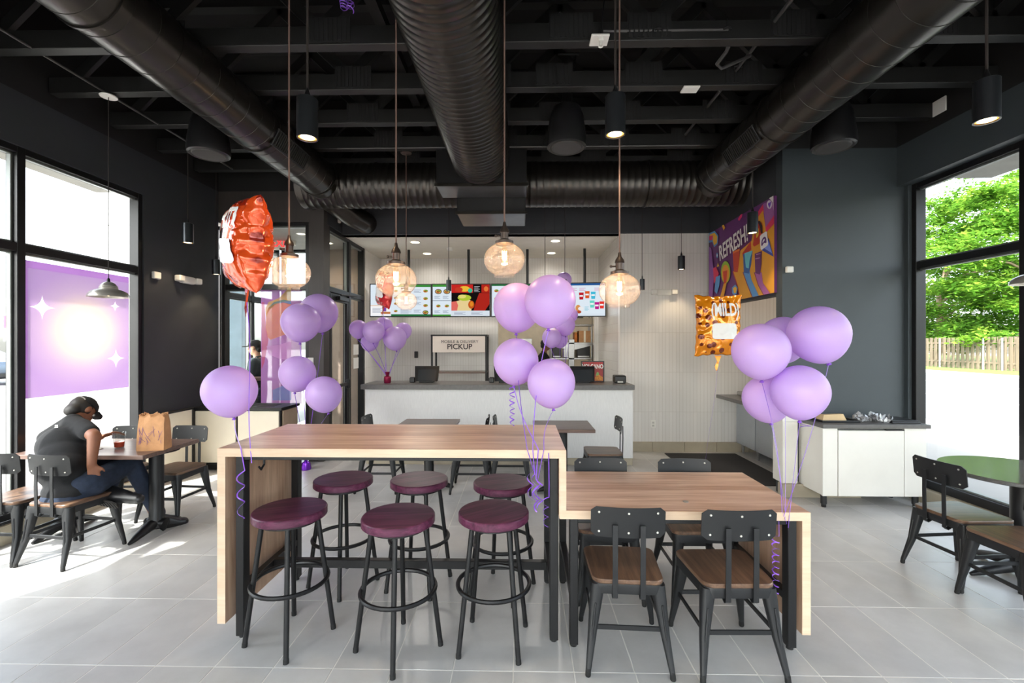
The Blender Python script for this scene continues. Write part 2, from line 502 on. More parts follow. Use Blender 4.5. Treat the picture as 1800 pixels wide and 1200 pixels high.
# wall with the vestibule glass
o = struct(obj('wall_vestibule', MB().box(XL, -2.74, 6.25, 6.37, 3.32, CZ).box(-2.95, -2.74, 6.25, 6.43, 0, 3.32), M('dark_brown_grey_cladding', srgb(62, 57, 55), .5, var=.1, vs=5, stretch=(8, 8, .5))))
obj('upper_wall', MB().box(XL, -2.74, 6.25, 6.37, CZ, DZ), m_black, o)
struct(obj('wall_vestibule_side', MB().box(-2.86, -2.74, 6.37, 8.05, 3.32, DZ), m_wall))
vest = storefront(3, 6.26, 'y', [-4.18, -2.95], .05, 3.32, 2.42, -1, width=.05)
side = storefront(4, -2.76, 'x', [6.43, 7.27, 7.95], .0, 3.32, 2.42, 1, width=.06)
vleft = storefront(5, -4.30, 'x', [6.4, 7.2, 8.0], .05, 3.32, 2.35, 1, width=.07)
storefront(8, 8.02, 'y', [-4.28, -3.5], .05, 3.32, 2.35, -1, width=.05)
struct(obj('wall_vestibule_back', MB().box(-3.5, -2.86, 8.0, 8.1, 0, 3.32), M('brown_vestibule_wall', srgb(120, 104, 92), .6)))
struct(obj('ceiling_vestibule', MB().box(-4.3, -2.86, 6.37, 8.0, 3.30, 3.36), M('grey_vestibule_ceiling', srgb(120, 116, 110), .6)))
# exit door in the side glazing: stiles, rails, push bar and closer arm
d = struct(obj('door_1', MB().bbox(-2.80, -2.755, 6.50, 6.57, .02, 2.36, .003).bbox(-2.80, -2.755, 7.14, 7.21, .02, 2.36, .003).bbox(-2.80, -2.755, 6.57, 7.14, .02, .22, .003).bbox(-2.80, -2.755, 6.57, 7.14, 2.26, 2.36, .003), m_frame))
obj('push_bar', MB().bbox(-2.75, -2.71, 6.58, 7.13, .98, 1.03, .006).bbox(-2.755, -2.69, 7.06, 7.15, .93, 1.08, .02, 2), m_blackp, d)
obj('closer_arm', MB().bbox(-2.75, -2.69, 6.7, 7.05, 2.28, 2.34, .005).tube((-2.70, 6.75, 2.36), (-2.62, 7.2, 2.38), .012), m_blackp, d)
obj('weather_strip', MB().box(-2.752, -2.745, 7.215, 7.225, .02, 2.36), m_alu, d)
# kitchen shell
kl = struct(obj('wall_kitchen_left', MB().box(-2.9, -2.78, 8.05, 9.0, 0, 3.30), m_wty))
kb = struct(obj('wall_kitchen_back', MB().box(-2.9, -.46, 8.9, 9.02, 0, 3.30).box(-.46, 1.42, 8.9, 9.02, 2.35, 3.30).box(1.42, 1.7, 8.9, 9.02, 0, 3.3), m_wtx))
kr = struct(obj('wall_kitchen_right', MB().box(1.5, 1.62, 7.1, 8.9, 0, 3.30), m_sub))
struct(obj('trim_2', MB().box(1.488, 1.502, 6.93, 6.945, 0, 3.3), m_white))
struct(obj('ceiling_kitchen', MB().box(-2.9, 4.4, 6.95, 11.6, 3.30, 3.36), m_kceil))
struct(obj('wall_kitchen_rear', MB().box(-2.9, 4.4, 11.5, 11.6, 0, 3.3).box(-1.4, -1.3, 9.02, 11.5, 0, 3.3).box(2.2, 2.3, 9.02, 11.5, 0, 3.3), M('cream_kitchen_wall', srgb(222, 212, 192), .6)))
struct(obj('wall_far', MB().box(-2.95, 4.6, 11.6, 11.75, 0, DZ).box(XR + .1, XR + .3, 5.12, 11.6, 0, CZ).box(-2.95, -2.9, 8.1, 11.6, 0, CZ), m_wall))
# rear wall behind the photographer, glazed
rw = struct(obj('wall_rear', MB().box(-4.6, 4.6, -2.9, -2.7, 3.3, DZ).box(-4.6, 4.6, -2.9, -2.7, 0, .15).box(-4.6, -3.9, -2.9, -2.7, .15, 3.3).box(3.9, 4.6, -2.9, -2.7, .15, 3.3), m_wall))
storefront(6, -2.72, 'y', [-3.9, -2.6, -1.3, 0, 1.3, 2.6, 3.9], .15, 3.3, 2.45, 1)

# roof deck with open-web joists
ceil = struct(obj('ceiling', MB().box(-4.6, 4.6, -2.9, 11.75, DZ, DZ + .15), m_black))
jm = MB()
jm.bbox(-4.2, 4.1, -.045, .045, 3.86, 4.0, .004).box(-4.2, 4.1, -.045, .045, 4.60, 4.73)
x = -4.0; up = True
while x < 3.6:
    a, b = (4.0, 4.60) if up else (4.60, 4.0)
    p = Vector((x, 0, a)); q = Vector((x + .62, 0, b)); dd = (q - p).normalized(); nn = Vector((-dd.z, 0, dd.x)) * .045
    e = Vector((0, .02, 0))
    jm.loft([[p + nn + e, p - nn + e, p - nn - e, p + nn - e], [q + nn + e, q - nn + e, q - nn - e, q + nn - e]])
    x += .62; up = not up
jme = jm.mesh('joist'); jme.materials.append(m_joist)
pm = MB()
pm.box(-.16, .16, -.049, -.046, 3.87, 4.06)
for k in range(9): pm.box(-.15 + k * .034, -.138 + k * .034, -.054, -.048, 3.88, 4.05)
plate_me = pm.mesh('nail_plate'); plate_me.materials.append(m_black)
for y in (2.2, 2.8, 3.4, 4.0, 4.6, 5.2, 5.8, 6.4):
    j = bpy.data.objects.new('joist', jme); COL.objects.link(j); j.parent = ceil; j.location = (0, y, 0)
    for x in (-2.76, -1.52, -.28, .34, .96, 1.9, 2.9):
        p = bpy.data.objects.new('nail_plate', plate_me); COL.objects.link(p); p.parent = j; p.location = (x + R.uniform(-.1, .1), 0, R.uniform(-.01, .01))
mb = MB()
for x in (-3.6, -1.2, 1.2, 3.4): mb.box(x - .045, x + .045, 1.5, 6.6, 4.35, 4.44)
obj('bridging', mb, m_joist, ceil)

# low cream panelling along the left wall
pn = struct(obj('baseboard_left', MB().bbox(XL, XL + .03, 5.02, 5.72, .10, .80, .003), m_cream))
obj('panel_cap', MB().bbox(XL, XL + .045, 5.0, 5.74, .80, .825, .003).bbox(XL, XL + .04, 5.70, 5.74, 0, .8, .002).box(XL, XL + .035, 5.0, 5.72, 0, .10), m_blackm, pn)

# ------------------------------------------------------------------ outside
struct(obj('ground', MB().box(-80, 80, -60, 120, -.4, -.125), m_ground))
struct(obj('road', MB().box(9.5, 24.5, -40, 110, -.4, -.118), m_road))
mb = MB().box(14.1, 14.25, -40, 110, -.2, -.115).box(19.1, 19.25, -40, 110, -.2, -.115)
struct(obj('trim_3', mb, m_white))
struct(obj('curb_1', MB().box(24.5, 24.8, -40, 110, -.2, .02), m_curbs))
struct(obj('terrain', MB().box(24.8, 60, -40, 110, -.2, .03), m_grass))
struct(obj('trim_4', MB().box(-5.03, XL - .3, .92, 5.28, 3.42, 3.75).box(XR + .3, 5.15, -2.9, 5.1, 3.45, 3.75), m_soff))
# white panelled tower wall outside on the left
tw = struct(obj('wall_exterior', MB().box(-7.9, -5.7, 8.2, 8.75, -.2, 6.5), m_extw))
for k in range(5):
    obj('panel', MB().bbox(-7.89, -5.71, 8.17, 8.2, -.1 + k * 1.3, 1.185 + k * 1.3, .006), m_extw, tw)

struct(obj('pillar', MB().bbox(-6.1, -5.75, 9.25, 9.6, -.2, 5.0, .01), M('pale_blue_grey_pillar', srgb(176, 192, 202), .6)))
def fence():
    root = thing('board_fence', 'long weathered wooden board fence across the street beyond the right window', 'fence', (28.4, 25, .03))
    mb = MB()
    y = 8.0; k = 0
    while y < 52:
        w = .14; dx = .03 if k % 2 else -.03
        h = 2.0 + R.uniform(-.04, .04)
        mb.box(28.4 + dx - .012, 28.4 + dx + .012, y, y + w, .03, h)
        y += .16; k += 1
    o = obj('boards', mb, m_fence, root, world=True); o['kind'] = 'stuff'
    obj('rail', MB().box(28.38, 28.42, 8, 52, .4, .5).box(28.38, 28.42, 8, 52, 1.6, 1.7), m_fence, root, world=True)
    for y in (26.2, 27.4, 28.5, 31.4, 33.6, 36.0, 24.0, 21.5):
        obj('post', MB().tube((28.30, y, .03), (28.30, y, 1.95), .045, n=10), m_galv, root, world=True)
fence()

m_leaf = None
def leafmat():
    m, t, out = nt('sunlit_green_leaf')
    v = coords(t, (1, 1, 1)); c = ramp(t, nz(t, v, 1.1, 4, .6), [(.25, srgb(56, 100, 34)), (.5, srgb(104, 150, 52)), (.75, srgb(172, 196, 78))])
    d = t.nodes.new('ShaderNodeBsdfDiffuse'); tl = t.nodes.new('ShaderNodeBsdfTranslucent'); mx = t.nodes.new('ShaderNodeMixShader'); mx.inputs[0].default_value = .45
    t.links.new(c, d.inputs[0]); t.links.new(c, tl.inputs[0]); t.links.new(d.outputs[0], mx.inputs[1]); t.links.new(tl.outputs[0], mx.inputs[2])
    t.links.new(mx.outputs[0], out.inputs['Surface']); return m
m_leaf = leafmat()
def tree(x, y, h, rad, label, n, trunk_lean=0, low=1.2):
    root = thing('broadleaf_tree', label, 'tree', (x, y, .03), 0, None)
    mb = MB()
    top = Vector((x + trunk_lean, y - trunk_lean, h * .6))
    base = Vector((x, y, .0))
    pts = [base, base.lerp(top, .35) + Vector((.25, .15, 0)), base.lerp(top, .7) + Vector((-.1, .2, 0)), top]
    mb.sweep(pts, [.30, .25, .18, .10], 10)
    obj('trunk', mb, m_bark, root, world=True)
    tips = []
    for k in range(9):
        a = R.uniform(0, 2 * pi); s0 = pts[1].lerp(pts[3], R.uniform(.1, .9))
        e = s0 + Vector((cos(a) * rad * R.uniform(.5, .9), sin(a) * rad * R.uniform(.5, .9), R.uniform(.6, 2.6)))
        obj('branch', MB().sweep([s0, s0.lerp(e, .5) + Vector((0, 0, .3)), e], [.10, .06, .02], 6), m_bark, root, world=True)
        tips.append(e)
    mb = MB()
    cl = []
    for k in range(95):
        a = R.uniform(0, 2 * pi); r = rad * sqrt(R.random()); z = R.uniform(low, h)
        f = 1 - .45 * abs((z - h * .5) / (h * .5)) ** 2
        cl.append((Vector((x + cos(a) * r * f, y + sin(a) * r * f, z)), R.uniform(.75, 1.45)))
    for k in range(n):
        c, s = cl[R.randrange(len(cl))]
        d = Vector((R.gauss(0, 1), R.gauss(0, 1), R.gauss(0, .42)))
        p = c + d * s * .5
        u = Vector((R.gauss(0, 1), R.gauss(0, 1), R.gauss(0, .35))).normalized()
        w = u.cross(Vector((R.gauss(0, .4), R.gauss(0, .4), 1)).normalized())
        L = R.uniform(.10, .21); W = L * .55
        mb.add([p - u * L, p + w * W, p + u * L, p - w * W], [(0, 1, 2, 3)])
    me = bpy.data.meshes.new('leaves'); me.from_pydata([tuple(q) for q in mb.v], [], mb.f); me.materials.append(m_leaf)
    o = link('leaves', me, None, root, world=True); o['kind'] = 'stuff'
tree(31.6, 30.0, 11.5, 4.4, 'sunlit broadleaf tree with a pale leaning trunk behind the fence boards', 26000, 1.0, 1.9)
tree(32.5, 36.4, 12.5, 5.0, 'dense broadleaf tree behind the fence, beside the slate wall edge of the window', 30000, .4, 1.0)
tree(39.5, 36.5, 16.0, 6.0, 'tall broadleaf tree rising farthest behind the fence', 24000, 0, 1.2)
tree(38.5, 44.5, 12.0, 5.0, 'bushy broadleaf tree standing back between two taller crowns', 20000, .2, 1.0)

def car(loc):
    x, y, z = loc
    root = thing('parked_car', 'dark blue grey sedan parked outside the window on the left', 'car', loc)
    paint = M('blue_grey_car_paint', srgb(84, 96, 112), .25, .5, coat=.6)
    prof = [(-4.5,.35),(-4.55,.62),(-4.35,.82),(-3.3,.92),(-2.55,1.36),(-1.45,1.42),(-.55,1.06),(-.06,.98),(0,.72),(-.02,.36),(-.35,.24),(-4.2,.24)]
    rings = []
    for yy, sx in ((-.85, .0), (-.8, .04), (.8, .04), (.85, .0)):
        rings.append([Vector((x + px, y + yy * (.88 if pz > 1.0 else 1), z + pz)) for px, pz in prof])
    obj('body', MB().loft(rings), paint, root, True, True, 35)
    for wx in (-3.65, -.95):
        w = obj('wheel', MB().tube((x + wx, y - .88, z + .32), (x + wx, y - .66, z + .32), .32, n=24), m_rubber, root, world=True)
        obj('wheel_rim', MB().tube((x + wx, y - .90, z + .32), (x + wx, y - .87, z + .32), .21, n=20), m_alum, w, world=True)
    gl = M('dark_car_glass', srgb(30, 36, 42), .1)
    obj('side_window', MB().prism([(x-2.95,z+.96),(x-2.45,z+1.28),(x-1.5,z+1.33),(x-.75,z+1.02)], 0, .03, Matrix.Translation((0, y - .80, 0)) @ Matrix.Rotation(pi/2, 4, 'X')), gl, root, world=True)
    obj('tail_light', MB().bbox(x-.30, x+.012, y-.84, y-.55, z+.78, z+.90, .02), M('red_lens', srgb(200, 20, 30), .2), root, world=True)
    obj('bumper', MB().bbox(x-.25, x+.06, y-.84, y+.84, z+.32, z+.52, .04), m_blackp, root, world=True)
car((-21.7, 19.0, -.125))
def pole_sign():
    p = at(20, 590, 40)
    root = thing('roadside_sign', 'maroon and cream roadside cabinet sign above the parked car', 'sign', (p.x, 40, -.125))
    obj('pole', MB().tube((p.x, 40, -.125), (p.x, 40, 2.0), .12), m_galv, root, world=True)
    obj('cabinet', MB().bbox(p.x - .55, p.x + .9, 39.8, 40.2, 1.8, 4.2, .03), m_galv, root, world=True)
    obj('sign_face', MB().box(p.x - .47, p.x + .85, 39.77, 39.8, 3.0, 4.1), M('maroon_panel', srgb(150, 60, 90), .5), root, world=True)
    obj('sign_face', MB().box(p.x - .47, p.x + .85, 39.77, 39.8, 1.9, 2.95), m_cream, root, world=True)
pole_sign()
# ------------------------------------------------------------------ tables in the middle
def high_table():
    X0, X1, Y0, Y1, Z = -1.66, .24, 2.45, 3.20, 1.067
    t = thing('high_table', 'tall oak communal table with waterfall end panel and black steel frame', 'table', ((X0+X1)/2, (Y0+Y1)/2, 0))
    obj('tabletop', MB().bbox(X0 + .002, X1 - .002, Y0 + .002, Y1 - .002, Z - .044, Z, .001), m_top, t, world=True)
    e = obj('front_edge', MB().bbox(X0, X1, Y0 - .002, Y0 + .002, Z - .046, Z - .001, .0008), m_edge, t, world=True)
    p = obj('side_panel', MB().bbox(X0, X0 + .044, Y0 + .001, Y1 - .001, .11, Z - .046, .001), m_panel, t, world=True)
    p = obj('drop_panel', MB().bbox(X1 - .038, X1, Y0 + .001, Y1 - .001, .70, Z - .046, .001), m_panel, t, world=True)
    obj('panel_edge', MB().box(X1 - .038, X1, Y0 - .001, Y0 + .001, .70, Z - .046), m_edge, t, world=True)
    obj('panel_edge', MB().box(X0, X0 + .044, Y0 - .001, Y0 + .001, .11, Z - .046), m_edge, t, world=True)
    for lx in (X0 + .075, X1 - .085):
        for ly in (Y0 + .04, Y1 - .10):
            lg = obj('leg', MB().bbox(lx, lx + .045, ly, ly + .06, .015, Z - .05, .003), m_blackm, t, world=True)
            obj('glide', MB().tube((lx + .0225, ly + .03, 0), (lx + .0225, ly + .03, .02), .018), m_rubber, lg, world=True)
        obj('side_rail', MB().bbox(lx + .002, lx + .043, Y0 + .10, Y1 - .10, .25, .29, .002), m_blackm, t, world=True)
        obj('top_rail', MB().bbox(lx + .002, lx + .043, Y0 + .10, Y1 - .10, Z - .09, Z - .05, .002), m_blackm, t, world=True)
    obj('stretcher', MB().bbox(X0 + .12, X1 - .085, 2.80, 2.84, .245, .295, .002), m_blackm, t, world=True)
    for ly in (Y0 + .045, Y1 - .095):
        obj('top_rail', MB().bbox(X0 + .12, X1 - .085, ly, ly + .05, Z - .075, Z - .047, .002), m_blackm, t, world=True)
    obj('bag_hook', MB().sweep([(-1.43, Y0+.05, Z-.05), (-1.43, Y0+.05, Z-.10), (-1.43, Y0+.02, Z-.12), (-1.43, Y0-.0, Z-.10)], .006, 8), m_blackm, t, world=True)
high_table()
def low_table():
    X0, X1, Y0, Y1, Z = .245, 1.535, 2.45, 3.20, .742
    t = thing('low_table', 'lower oak dining table joined beside the tall table, black steel legs', 'table', ((X0+X1)/2, (Y0+Y1)/2, 0))
    obj('tabletop', MB().bbox(X0, X1 - .002, Y0 + .002, Y1 - .002, Z - .044, Z, .001), m_top, t, world=True)
    obj('front_edge', MB().bbox(X0 - .04, X1, Y0 - .002, Y0 + .002, Z - .046, Z - .001, .0008), m_edge, t, world=True)
    obj('side_panel', MB().bbox(X1 - .044, X1, Y0 + .001, Y1 - .001, .09, Z - .046, .001), m_panel, t, world=True)
    obj('panel_edge', MB().box(X1 - .044, X1, Y0 - .001, Y0 + .001, .09, Z - .046), m_edge, t, world=True)
    for lx in (X0 + .015, X1 - .115):
        for ly in (Y0 + .0, Y1 - .10):
            lg = obj('leg', MB().bbox(lx, lx + .045, ly + .004, ly + .064, .015, Z - .047, .003), m_blackm, t, world=True)
            obj('glide', MB().tube((lx + .0225, ly + .03, 0), (lx + .0225, ly + .03, .02), .018), m_rubber, lg, world=True)
        obj('side_rail', MB().bbox(lx + .002, lx + .043, Y0 + .06, Y1 - .10, .25, .29, .002), m_blackm, t, world=True)
    for ly in (Y0 + .02, Y1 - .09):
        obj('top_rail', MB().bbox(X0 + .06, X1 - .115, ly, ly + .04, Z - .075, Z - .047, .002), m_blackm, t, world=True)
    obj('cable_cap', MB().tube((.93, 2.60, Z - .002), (.93, 2.60, Z + .003), .016, n=20), m_steel, t, world=True)
low_table()

# ------------------------------------------------------------------ bar stools
def stool():
    t = thing('bar_stool', '', 'stool', (0, 0, 0), 0, 'bar stools around the tall table')
    r = .193
    obj('seat', MB().lathe([(0, .676), (r - .005, .676), (r, .681), (r, .714), (r - .003, .719), (r - .008, .721), (0, .721)], 64), m_purple, t, True, ang=20)
    obj('seat_ring', MB().lathe([(.10, .655), (.155, .655), (.155, .676), (.10, .676), (.10, .655)], 32), m_blackm, t, True)
    for k in range(4):
        a = k * pi / 2
        d = Vector((cos(a), sin(a), 0))
        lg = obj('leg', MB().sweep([d * .138 + Vector((0, 0, .67)), d * .150 + Vector((0, 0, .58)), d * .222 + Vector((0, 0, .02))], .0135, 12), m_blackm, t, True)
        obj('rubber_foot', MB().sweep([d * .2216 + Vector((0, 0, .024)), d * .2236 + Vector((0, 0, .002)), d * .224 + Vector((0, 0, 0))], [.0145, .0145, .010], 12), m_rubber, lg, True)
    obj('foot_ring', MB().torus((0, 0, .325), .196, .012, 40, 8), m_blackm, t, True)
    return t
st = stool()
first = [True]
def put(proto, flag, x, y, rz, label):
    if flag[0]:
        flag[0] = False
        proto.location = (x, y, 0); proto.rotation_euler = (0, 0, radians(rz)); proto['label'] = label
        return proto
    return dup(proto, (x, y, 0), radians(rz), label)
for x, y, rz, lb in (
    (-1.288, 2.51, 22, 'purple topped round bar stool at the near left end of the tall table'),
    (-.66, 2.43, 8, 'purple topped round bar stool in the middle of the near side, pulled out farthest'),
    (-.153, 2.50, 38, 'purple topped round bar stool on the near side, beside the table legs'),
    (-1.214, 3.08, 15, 'purple topped round bar stool on the far side, beside the oak end panel'),
    (-.695, 3.08, 30, 'purple topped round bar stool in the middle of the far side of the tall table'),
    (-.127, 3.03, 20, 'purple topped round bar stool on the far side, next to the hanging ribbon curls')):
    put(st, first, x, y, rz, lb)

# ------------------------------------------------------------------ cafe chairs
def chair():
    t = thing('cafe_chair', '', 'chair', (0, 0, 0), 0, 'metal chairs with walnut seats')
    s = .190
    poly = rrect(.375, .385, .05, 6)
    poly = [(x * (1 + .06 * y / .19), y) for x, y in poly]
    mb = MB()
    rings = []
    for sc_, z in ((.985, .435), (1.0, .440), (1.0, .452), (.985, .457)):
        rings.append([Vector((x * sc_, y * sc_, z)) for x, y in poly])
    obj('seat', mb.loft(rings), m_seatw, t, True, ang=30)
    rings = [[Vector((x * k, y * k, z)) for x, y in poly] for k, z in ((.99, .435), (1.0, .425), (.985, .385), (.96, .385), (.96, .43))]
    obj('seat_frame', MB().loft(rings), m_chair, t, True, ang=30)
    for sx in (-1, 1):
        for sy in (-1, 1):
            def ring(cx, cy, w, d, z):
                b = min(w, d) * .3
                return [Vector((cx + x, cy + y, z)) for x, y in rrect(w, d, b, 2)]
            bx_, by_ = sx * .205, sy * (.215 if sy > 0 else .235)
            mb = MB().loft([ring(sx * .152, sy * .157, .062, .058, .43), ring(sx * .155, sy * .16, .066, .060, .38), ring(sx * .178, sy * .184, .044, .040, .20), ring(bx_ * .99, by_ * .99, .026, .026, .03)])
            lg = obj('leg', mb, m_chair, t, True, ang=50)
            p0 = Vector((sx * .164, sy * .160 + sy * .034, .34)); p1 = Vector((sx * .187, sy * .190 + sy * .022, .13))
            obj('pressed_rib', MB().sweep([p0, p0.lerp(p1, .5), p1], [.005, .006, .004], 6), m_chair, lg, True)
            obj('rubber_foot', MB().sweep([(bx_ * .988, by_ * .988, .04), (bx_, by_, .006), (bx_, by_, 0)], [.0135, .0145, .012], 10), m_rubber, lg, True)
    zs = .215
    for sy in (-1, 1):
        obj('stretcher', MB().bbox(-.168, .168, sy * .183 - .005, sy * .183 + .005, zs - .012, zs + .012, .002), m_chair, t)
    for sx in (-1, 1):
        obj('stretcher', MB().bbox(sx * .176 - .005, sx * .176 + .005, -.172, .172, zs - .012, zs + .012, .002), m_chair, t)
    # backrest plate, gently bowed
    def plate(d):
        return [Vector((x, -.196 + d + 1.1 * (x * x) * .55 - .10 * (y), .742 + y)) for x, y in pts]
    pts = rrect(.37, .155, .022, 4)
    mb = MB()
    nx, ny = 12, 2
    def srf(x, z, d): return Vector((x, -.196 + d + .75 * x * x - .10 * z, .742 + z))
    fr, bk = [], []
    outl = rrect(.37, .155, .022, 4)
    cols = []
    N = 14
    for i in range(N + 1):
        x = -.185 + .37 * i / N
        e = max(0, abs(x) - (.185 - .022)); h = .0775 - (.022 - sqrt(max(0, .022 ** 2 - e * e)))
        cols.append((x, h))
    rings = [[srf(x, -h, 0), srf(x, h, 0), srf(x, h, .006), srf(x, -h, .006)] for x, h in cols]
    bkr = obj('backrest', MB().loft(rings), m_chair, t, True, ang=50)
    for x in (-.145, 0, .145):
        for z in (-.05, .05):
            c = srf(x, z, 0); 
            obj('screw', MB().lathe([(0, -.004), (.005, -.003), (.006, 0), (.006, .008), (.005, .0105), (0, .0115)], 10, Matrix.Translation(c) @ Matrix.Rotation(-pi/2, 4, 'X')), m_screw, bkr, True)
    for sx in (-1, 1):
        x = sx * .068
        prof = [(-.205, .735), (-.206, .60), (-.203, .44), (-.203, .375), (-.185, .362), (-.15, .38)]
        rings = []
        for i, (y, z) in enumerate(prof):
            a = Vector((prof[max(i-1, 0)][0] - prof[min(i+1, len(prof)-1)][0], prof[max(i-1, 0)][1] - prof[min(i+1, len(prof)-1)][1])).normalized()
            n = Vector((a.y, -a.x)) * .003
            rings.append([Vector((x - .013, y + n.x, z + n.y)), Vector((x + .013, y + n.x, z + n.y)), Vector((x + .013, y - n.x, z - n.y)), Vector((x - .013, y - n.x, z - n.y))])
        obj('back_post', MB().loft(rings), m_chair, t)
    return t
ch = chair()
chf = [True]
for x, y, rz, lb in (
    (.545, 2.475, -3, 'black metal chair at the near side of the low table, next to the tall table'),
    (1.075, 2.45, 1, 'black metal chair at the near side of the low table, before the balloon ribbons'),
    (.56, 3.07, 180, 'black metal chair facing the camera across the low table, next to the tall table'),
    (1.15, 3.07, 180, 'black metal chair facing the camera across the low table, farther from the tall table'),
    (-3.47, 3.46, -7, 'black metal chair on which the man in the black cap sits'),
    (-3.92, 3.50, -3, 'black metal chair by the window, beside the chair of the seated man'),
    (-3.30, 4.28, 176, 'black metal chair facing the camera at the window table, nearer the room'),
    (-3.86, 4.26, 182, 'black metal chair facing the camera behind the paper bag, close to the window'),
    (-1.58, 5.12, -90, 'black metal chair left of the left two-seat table in front of the counter'),
    (-.56, 5.12, 90, 'black metal chair right of the left two-seat table in front of the counter'),
    (-.12, 5.10, -90, 'black metal chair left of the right two-seat table in front of the counter'),
    (.90, 5.06, 90, 'black metal chair right of the right two-seat table, backrest seen edge-on'),
    (3.10, 3.28, -84, 'black metal chair turned towards the round table by the right window'),
    (3.06, 2.83, 0, 'black metal chair cut by the right picture edge, near side of the round table')):
    put(ch, chf, x, y, rz, lb)

# ------------------------------------------------------------------ pedestal tables
def foot_base(mb, x, y, length, along):
    d = Vector((0, 1, 0)) if along == 'y' else Vector((1, 0, 0)); c = Vector((x, y, 0))
    mb.sweep([c - d * length + Vector((0,0,.012)), c - d * length * .8 + Vector((0,0,.03)), c - d * .08 + Vector((0,0,.075)), c + d * .08 + Vector((0,0,.075)), c + d * length * .8 + Vector((0,0,.03)), c + d * length + Vector((0,0,.012))], [.012, .026, .045, .045, .026, .012], 10)
def table_rect(label, X0, X1, Y0, Y1, mat, bases, along, both=False, group=None):
    t = thing('pedestal_table', label, 'table', ((X0+X1)/2, (Y0+Y1)/2, 0), 0, group)
    obj('tabletop', MB().bbox(X0, X1, Y0, Y1, .705, .74, .004), mat, t, world=True)
    for x, y in bases:
        b = obj('base', (lambda m_: (foot_base(m_, x, y, .28, along), foot_base(m_, x, y, .28 if both else .07, 'x' if along == 'y' else 'y'), m_)[2])(MB()), m_blackm, t, True, True)
        obj('column', MB().lathe([(.075, .05), (.055, .09), (.055, .67), (.055, .69)], 24, Matrix.Translation((x, y, 0))), m_blackm, t, True, True)
        obj('top_plate', MB().lathe([(.055, .675), (.17, .70), (.17, .705), (0, .705)], 24, Matrix.Translation((x, y, 0))), m_blackm, t, True, True)
table_rect('dark brown table by the left window with the paper bag on it', -4.14, -3.03, 3.58, 4.22, m_dtop, [(-3.18, 3.90), (-3.98, 3.90)], 'y')
table_rect('brown two-seat table before the counter, behind the tall stools', -1.37, -.73, 4.88, 5.40, m_dtop, [(-1.05, 5.14)], 'x', True)
table_rect('brown two-seat table before the counter, behind the corner of the tall table', .13, .77, 4.75, 5.32, m_dtop, [(.45, 5.03)], 'x', True)
def round_table():
    x, y = 3.53, 3.28
    t = thing('round_table', 'round grey stone table on a black pedestal by the right window', 'table', (x, y, 0))
    obj('tabletop', MB().lathe([(0, .71), (.44, .71), (.45, .717), (.45, .733), (.443, .74), (0, .74)], 64, Matrix.Translation((x, y, 0))), M('polished_stone_top', srgb(100, 100, 98), .12, var=.2, vs=40), t, True, True)
    m_ = MB(); foot_base(m_, x, y, .36, 'x'); foot_base(m_, x, y, .36, 'y')
    obj('base', m_, m_blackm, t, True, True)
    obj('column', MB().lathe([(.09, .05), (.065, .09), (.065, .69)], 24, Matrix.Translation((x, y, 0))), m_blackm, t, True, True)
    obj('top_plate', MB().lathe([(.065, .675), (.2, .70), (.2, .71), (0, .71)], 24, Matrix.Translation((x, y, 0))), m_blackm, t, True, True)
round_table()

# ------------------------------------------------------------------ counter and cabinets
c = thing('service_counter', 'long pale service counter with a dark grey stone top', 'counter', (-.33, 6.4, 0))
obj('body', MB().bbox(-2.12, 1.49, 6.12, 6.66, .10, 1.02, .003), m_counter, c, world=True)
obj('plinth', MB().bbox(-2.11, 1.49, 6.14, 6.64, 0, .10, .002), m_curb, c, world=True)
obj('countertop', MB().bbox(-2.16, 1.50, 6.06, 6.70, 1.02, 1.085, .004), m_gtop, c, world=True)

c = thing('waste_cabinet', 'cream waste cabinet with dark frame and top before the vestibule glass', 'cabinet', (-3.64, 5.98, 0))
obj('body', MB().box(XL + .002, -3.09, 5.78, 6.20, .10, .78).bbox(XL + .002, -3.075, 5.77, 5.785, .08, .10, .001), m_blackm, c, world=True)
obj('plinth', MB().box(XL + .05, -3.12, 5.82, 6.18, 0, .10), m_blackp, c, world=True)
obj('countertop', MB().bbox(XL + .002, -3.06, 5.74, 6.22, .78, .815, .003), m_blackm, c, world=True)
for a, b in ((XL + .03, -3.665), (-3.635, -3.105)):
    obj('door', MB().bbox(a, b, 5.755, 5.78, .11, .77, .003), m_cream, c, world=True)
obj('side_panel', MB().bbox(-3.09, -3.07, 5.81, 6.18, .11, .77, .003), M('tan_laminate', srgb(170, 148, 124), .5), c, world=True)
for x in (-3.9, -3.4):
    obj('waste_opening', MB().bbox(x - .16, x + .16, 5.88, 6.10, .813, .818, .001), m_rubber, c, world=True)

c = thing('condiment_cabinet', 'white condiment cabinet with stone top on black feet by the slate wall', 'cabinet', (3.5, 4.8, 0))
obj('body', MB().bbox(2.995, 3.99, 4.60, 4.985, .125, .80, .003), m_white, c, world=True)
obj('side_panel', MB().bbox(2.985, 3.13, 4.575, 4.60, .125, .80, .002), m_white, c, world=True)
obj('door', MB().bbox(3.137, 3.775, 4.572, 4.60, .125, .775, .002), m_white, c, world=True)
obj('panel', MB().bbox(3.782, 3.995, 4.575, 4.60, .125, .80, .002), m_white, c, world=True)
obj('handle_recess', MB().box(3.14, 3.775, 4.59, 4.60, .778, .79).bbox(3.6, 3.775, 4.565, 4.60, .777, .785, .001), m_blackp, c, world=True)
obj('countertop', MB().bbox(2.97, 4.02, 4.55, 4.995, .80, .838, .003), m_gtop, c, world=True)
for x in (3.03, 3.93):
    for y in (4.63, 4.93):
        obj('leg', MB().lathe([(.02, 0), (.022, .004), (.022, .03), (.028, .035), (.028, .125)], 14, Matrix.Translation((x, y, 0))), m_blackp, c, True, True)

